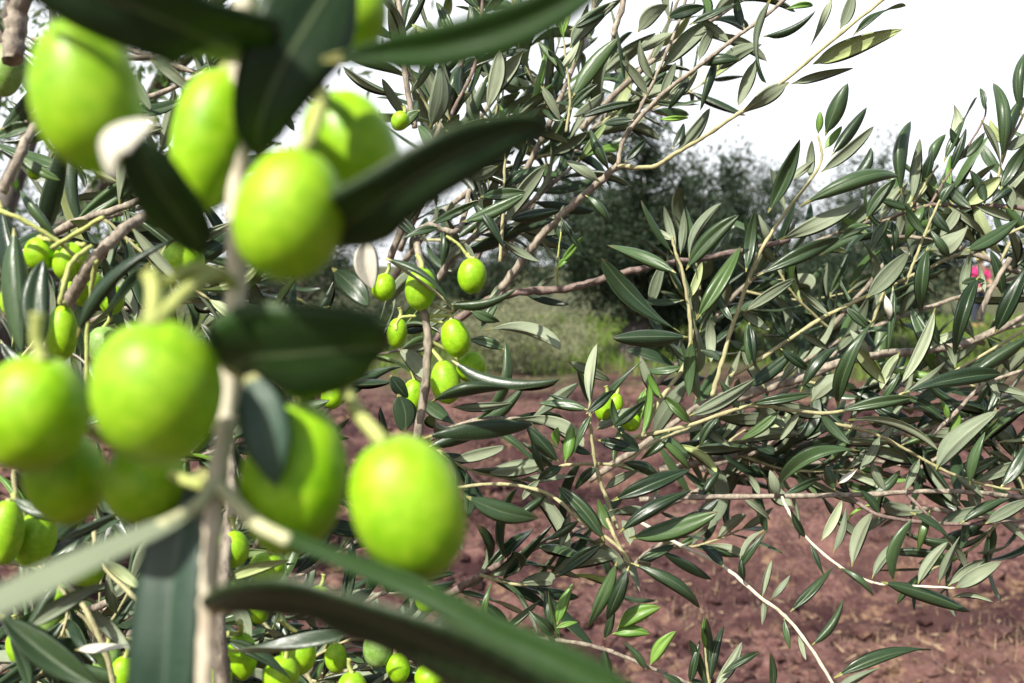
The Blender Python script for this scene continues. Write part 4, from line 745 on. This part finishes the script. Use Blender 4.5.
# dry straw litter and grass
def blades(name, n, area, hgt, wid, mat, label, cat, flat=False, dens=None):
    vs_, fs = [], []
    for i in range(n):
        x, y = area()
        if dens and not dens(x, y): continue
        z = gh(x, y); h = hgt * rnd.uniform(.5, 1.3); a = rnd.uniform(0, 6.28); w_ = wid * rnd.uniform(.6, 1.3)
        le = rnd.uniform(.1, .6) * h; b0 = len(vs_); ca, sa = math.cos(a), math.sin(a)
        if flat:
            dx, dy = ca * h, sa * h
            vs_ += [(x - sa * w_, y + ca * w_, z + .012), (x + sa * w_, y - ca * w_, z + .02), (x + dx, y + dy, gh(x + dx, y + dy) + .015 + rnd.random() * .02)]
            fs.append((b0, b0 + 1, b0 + 2))
        else:
            vs_ += [(x - sa * w_, y + ca * w_, z - .01), (x + sa * w_, y - ca * w_, z - .01), (x + ca * le * .4 + sa * w_ * .6, y + sa * le * .4 - ca * w_ * .6, z + h * .6), (x + ca * le * .4 - sa * w_ * .6, y + sa * le * .4 + ca * w_ * .6, z + h * .6), (x + ca * le, y + sa * le, z + h)]
            fs += [(b0, b0 + 1, b0 + 2, b0 + 3), (b0 + 3, b0 + 2, b0 + 4)]
    me = bpy.data.meshes.new(name); me.from_pydata(vs_, [], fs)
    return tag(link(name, me, None, (mat,)), label, cat, None, 'stuff')
def simple(name, stops, scale, rough=.8, trans=0.0, tcol=(.2, .3, .05)):
    k = NT(name); tcn = k.n('ShaderNodeTexCoord')
    k.l(k.ramp(k.noise(scale, 3, tcn.outputs['Object']), stops), k.b.inputs['Base Color']); k.b.inputs['Roughness'].default_value = rough
    k.b.inputs['Specular IOR Level'].default_value = .12
    if trans:
        tr_ = k.n('ShaderNodeBsdfTranslucent'); tr_.inputs['Color'].default_value = tcol + (1,)
        ms = k.n('ShaderNodeMixShader'); ms.inputs[0].default_value = trans
        k.l(k.b.outputs[0], ms.inputs[1]); k.l(tr_.outputs[0], ms.inputs[2]); k.l(ms.outputs[0], k.o.inputs['Surface'])
    return k.m
straw = simple('straw', [(.3, (.17, .12, .08)), (.7, (.34, .25, .16))], 30)
grass = simple('grass', [(.3, (.07, .14, .015)), (.6, (.15, .23, .035)), (.8, (.26, .24, .09))], 1.5, .7, .25)
def near_area():
    y = 2.9 + 10 * rnd.random() ** 1.4; return rnd.uniform(-.62, .62) * y, y
blades('dry_straw', 5000, near_area, .05, .0017, straw, 'bits of dry straw scattered on the ploughed soil', 'straw', True, lambda x, y: noise.noise(Vector((x * .9, y * .9, 8))) > rnd.uniform(-.3, .35))
blades('dry_weeds', 9000, near_area, .06, .0022, straw, 'sparse dry weeds standing on the ploughed soil', 'weeds', False, lambda x, y: noise.noise(Vector((x * 1.3, y * 1.3, 18))) > .22)
blades('grass', 34000, lambda: ((rnd.uniform(-14, 22)), 11.8 + 16 * rnd.random() ** 1.3), .20, .010, grass, 'green and dry grass strip beyond the ploughed soil', 'grass', False, lambda x, y: noise.noise(Vector((x * .5, y * .5, 31))) > rnd.uniform(-.5, .2) + max(0, 13.6 - y) * .35 - max(0, y - 14) * .1)

# ================================================================== FAR TREES
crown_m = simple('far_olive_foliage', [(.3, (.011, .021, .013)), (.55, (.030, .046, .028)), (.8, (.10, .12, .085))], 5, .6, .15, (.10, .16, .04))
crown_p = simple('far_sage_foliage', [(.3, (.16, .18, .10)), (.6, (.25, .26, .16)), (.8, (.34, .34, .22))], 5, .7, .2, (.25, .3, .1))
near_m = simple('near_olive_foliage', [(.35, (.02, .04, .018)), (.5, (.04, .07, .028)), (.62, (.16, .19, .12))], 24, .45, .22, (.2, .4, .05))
def tree(name, label, cat, group, x, y, h, wdt, nl, seed, mat, low=.28, lsz=.105, trunk=True, open_=0.0):
    rnd.seed(seed); z0 = gh(x, y)
    e = bpy.data.objects.new(name, None); COL.objects.link(e); e.location = (x, y, z0); tag(e, label, cat, group)
    # limbs
    tips = []; vs_all = []; fs_all = []
    def add(me):
        b0 = len(vs_all); vs_all.extend([tuple(q.co) for q in me.vertices]); fs_all.extend([[b0 + q for q in p.vertices] for p in me.polygons]); bpy.data.meshes.remove(me)
    hb_ = h * low
    base = [Vector((0, 0, -.15)), Vector((rnd.uniform(-.1, .1), rnd.uniform(-.1, .1), hb_ * .5)), Vector((rnd.uniform(-.15, .15), rnd.uniform(-.1, .1), hb_))]
    r0 = .055 * h if trunk else .012 * h
    add(tube_mesh([Vector(q) for q in spline([tuple(q) for q in base], 5)], [r0 * (1.35 - .6 * i / 10) for i in range(11)], 10, .12))
    nb = 7 if trunk else 9
    for i in range(nb):
        an = 2 * math.pi * i / nb + rnd.uniform(-.4, .4); rr = wdt * .5 * rnd.uniform(.45, .95); zz = h * rnd.uniform(max(low + .1, .3), .95)
        tip = Vector((math.cos(an) * rr, math.sin(an) * rr, zz)); s = base[2] if trunk else Vector((0, 0, .05))
        midp = s.lerp(tip, .5) + Vector((0, 0, .1 * h * rnd.uniform(-.3, .8)))
        sp = [Vector(q) for q in spline([tuple(s), tuple(midp), tuple(tip)], 5)]
        add(tube_mesh(sp, [max(.006, r0 * .5 * (1 - .9 * q / (len(sp) - 1))) for q in range(len(sp))], 6, .1)); tips += sp[4:]
        for q in range(3):
            a = sp[rnd.randrange(4, len(sp))]; b = a + Vector((rnd.uniform(-1, 1), rnd.uniform(-1, 1), rnd.uniform(-.3, 1))) * wdt * .17
            add(tube_mesh([a, a.lerp(b, .5) + Vector((0, 0, .04)), b], [r0 * .14, r0 * .09, r0 * .04], 5, .1)); tips += [a.lerp(b, .5), b]
    me = bpy.data.meshes.new('trunk'); me.from_pydata(vs_all, [], fs_all); me.polygons.foreach_set('use_smooth', [True] * len(fs_all))
    link('trunk' if trunk else 'stem', me, e, (M['trunk'],))
    vs_, fs = [], []; nl *= 2.3; nc = int(nl / 55)
    for ci in range(nc):
        t = rnd.choice(tips)
        c = t + Vector((rnd.gauss(0, 1), rnd.gauss(0, 1), rnd.gauss(0, .8))) * wdt * (.07 + open_)
        if c.z < h * low * .55: c.z = h * low * rnd.uniform(.6, 1.2)
        up_ = (Vector((c.x, c.y, (c.z - h * .45))) / max(.3, wdt * .5) + Vector((rnd.uniform(-.7, .7), rnd.uniform(-.7, .7), rnd.uniform(-.4, .8)))).normalized()
        L = wdt * rnd.uniform(.04, .11)
        for q in range(55):
            f = rnd.random(); p = c + up_ * L * (f - .3) * 2 + Vector((rnd.gauss(0, 1), rnd.gauss(0, 1), rnd.gauss(0, 1))) * L * .33
            dr = (up_ + Vector((rnd.uniform(-1, 1), rnd.uniform(-1, 1), rnd.uniform(-1, 1))) * 1.1).normalized()
            sd_ = dr.cross(Vector((rnd.uniform(-1, 1), rnd.uniform(-1, 1), rnd.uniform(-1, 1)))).normalized(); s = lsz * rnd.uniform(.6, 1.3); nn = dr.cross(sd_) * s * .06
            b0 = len(vs_)
            vs_ += [tuple(p), tuple(p + dr * s * .5 + sd_ * s * .15 + nn), tuple(p + dr * s), tuple(p + dr * s * .5 - sd_ * s * .15 + nn)]; fs.append((b0, b0 + 1, b0 + 2, b0 + 3))
    me = bpy.data.meshes.new('crown'); me.from_pydata(vs_, [], fs)
    link('crown' if trunk else 'foliage', me, e, (mat,)); return e
for i_, (bx_, by_, bh_, bw_) in enumerate([(2.9, 16.2, 1.7, 2.6), (4.6, 16.6, 1.8, 2.4), (6.1, 17.5, 1.9, 2.4), (-2.2, 17, 1.5, 2.6)]):
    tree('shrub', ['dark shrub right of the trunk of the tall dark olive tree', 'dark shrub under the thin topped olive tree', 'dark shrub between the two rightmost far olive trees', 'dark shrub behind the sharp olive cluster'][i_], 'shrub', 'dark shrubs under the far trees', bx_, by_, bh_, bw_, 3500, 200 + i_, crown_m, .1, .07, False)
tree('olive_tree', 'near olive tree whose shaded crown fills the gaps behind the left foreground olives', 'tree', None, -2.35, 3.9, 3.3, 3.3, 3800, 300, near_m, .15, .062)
GT = 'far olive trees behind the ploughed strip'
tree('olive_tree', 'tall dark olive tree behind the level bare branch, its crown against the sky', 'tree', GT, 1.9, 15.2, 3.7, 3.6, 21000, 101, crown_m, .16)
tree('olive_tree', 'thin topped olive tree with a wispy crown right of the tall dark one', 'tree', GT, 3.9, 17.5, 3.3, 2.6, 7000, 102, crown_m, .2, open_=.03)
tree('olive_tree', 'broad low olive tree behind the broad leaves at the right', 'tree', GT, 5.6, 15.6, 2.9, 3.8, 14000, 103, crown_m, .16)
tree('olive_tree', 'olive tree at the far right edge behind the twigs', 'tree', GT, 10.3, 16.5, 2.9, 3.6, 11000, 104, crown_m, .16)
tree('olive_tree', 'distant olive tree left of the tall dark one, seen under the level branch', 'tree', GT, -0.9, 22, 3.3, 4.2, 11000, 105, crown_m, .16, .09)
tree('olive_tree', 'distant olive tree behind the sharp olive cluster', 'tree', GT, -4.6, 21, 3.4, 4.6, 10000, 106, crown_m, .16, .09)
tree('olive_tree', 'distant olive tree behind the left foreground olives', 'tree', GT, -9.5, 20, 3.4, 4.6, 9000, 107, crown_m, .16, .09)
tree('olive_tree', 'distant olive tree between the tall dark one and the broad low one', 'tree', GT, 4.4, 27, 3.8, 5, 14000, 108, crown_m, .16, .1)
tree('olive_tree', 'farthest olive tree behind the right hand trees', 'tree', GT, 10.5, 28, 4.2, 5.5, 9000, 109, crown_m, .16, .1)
tree('sage_bush', 'pale yellow green bush at the edge of the soil beside the sharp olive cluster', 'bush', None, 0.05, 13.6, 1.15, 1.9, 7000, 110, crown_p, .1, .05, False)

# ================================================================== PERSON
def person():
    x, y = 0, 0
    q = P(980, 268, 23.5); x, y = q.x, q.y; z0 = gh(x, y)
    top = q.z + .30 - z0; s = top / 1.72
    e = bpy.data.objects.new('person', None); COL.objects.link(e); e.location = (x, y, z0); e.scale = (s, s, s); e.rotation_euler.z = R(25)
    tag(e, 'person in a pink top and yellow cap half hidden behind the leaves at the right', 'person')
    def skin(name, verts, edges, radii, mat, lvl=2, root=0):
        me = bpy.data.meshes.new(name); me.from_pydata(verts, edges, []); o = link(name, me, e, (mat,))
        md = o.modifiers.new('skin', 'SKIN')
        for i, r in enumerate(radii):
            me.skin_vertices[0].data[i].radius = r if isinstance(r, tuple) else (r, r)
        me.skin_vertices[0].data[root].use_root = True
        o.modifiers.new('sub', 'SUBSURF').render_levels = lvl; o.modifiers['sub'].levels = lvl; return o
    sk = simple('skin', [(.3, (.36, .2, .13)), (.7, (.42, .25, .17))], 20, .5); pk = simple('pink_cloth', [(.3, (.62, .03, .16)), (.7, (.72, .06, .24))], 30, .8)
    yl = simple('yellow_cloth', [(.3, (.75, .55, .06)), (.7, (.8, .62, .1))], 30, .8); dk = simple('dark_cloth', [(.3, (.03, .035, .05)), (.7, (.05, .055, .08))], 30, .9)
    V = [(0, 0, .95), (0, 0, 1.15), (0, 0, 1.38), (0, .0, 1.48), (0, -.01, 1.57), (0, -.01, 1.66), (.19, 0, 1.40), (.25, -.06, 1.13), (.22, -.24, .98), (.21, -.31, .95), (-.19, 0, 1.40), (-.27, -.05, 1.13), (-.26, -.2, .94), (-.26, -.27, .90),
         (.09, 0, .9), (.10, -.01, .48), (.10, .02, .07), (.11, -.13, .03), (-.09, 0, .9), (-.11, .02, .48), (-.11, .05, .07), (-.12, -.10, .03)]
    E = [(0, 1), (1, 2), (2, 3), (3, 4), (4, 5), (2, 6), (6, 7), (7, 8), (8, 9), (2, 10), (10, 11), (11, 12), (12, 13), (0, 14), (14, 15), (15, 16), (16, 17), (0, 18), (18, 19), (19, 20), (20, 21)]
    rd = [(.14, .10), (.13, .09), (.15, .1), .055, (.075, .09), (.07, .085), .06, .045, .034, (.04, .02), .06, .045, .034, (.04, .02), .085, .058, .042, .035, .085, .058, .042, .035]
    skin('body', V, E, rd, sk)
    skin('shirt', [(0, 0, .9), (0, 0, 1.15), (0, 0, 1.38), (0, 0, 1.44), (.19, 0, 1.40), (.25, -.06, 1.14), (-.19, 0, 1.40), (-.27, -.05, 1.14)], [(0, 1), (1, 2), (2, 3), (2, 4), (4, 5), (2, 6), (6, 7)], [(.17, .125), (.155, .11), (.17, .12), .075, .08, .066, .08, .066], pk)
    skin('trousers', [(0, 0, .97), (.09, 0, .88), (.10, -.01, .48), (.10, .02, .09), (-.09, 0, .88), (-.11, .02, .48), (-.11, .05, .09)], [(0, 1), (1, 2), (2, 3), (0, 4), (4, 5), (5, 6)], [(.15, .115), .1, .078, .065, .1, .078, .065], dk)
    bm = bmesh.new(); bmesh.ops.create_uvsphere(bm, u_segments=20, v_segments=10, radius=.098)
    bmesh.ops.delete(bm, geom=[q for q in bm.verts if q.co.z < -.012], context='VERTS')
    for q in bm.verts: q.co = Vector((q.co.x, q.co.y * 1.15, q.co.z * .95 + 1.635))
    pts = [bm.verts.new((.085 * math.sin(a), -.08 - .13 * math.cos(a) * 1.0, 1.628)) for a in [-1.4 + .28 * i for i in range(11)]]
    pts2 = [bm.verts.new((q.co.x, q.co.y, 1.617)) for q in pts]; bm.faces.new(pts); bm.faces.new(pts2[::-1])
    for i in range(10): bm.faces.new((pts[i], pts2[i], pts2[i + 1], pts[i + 1]))
    me = bpy.data.meshes.new('cap'); bm.to_mesh(me); bm.free(); link('cap', me, e, (yl,))
person()
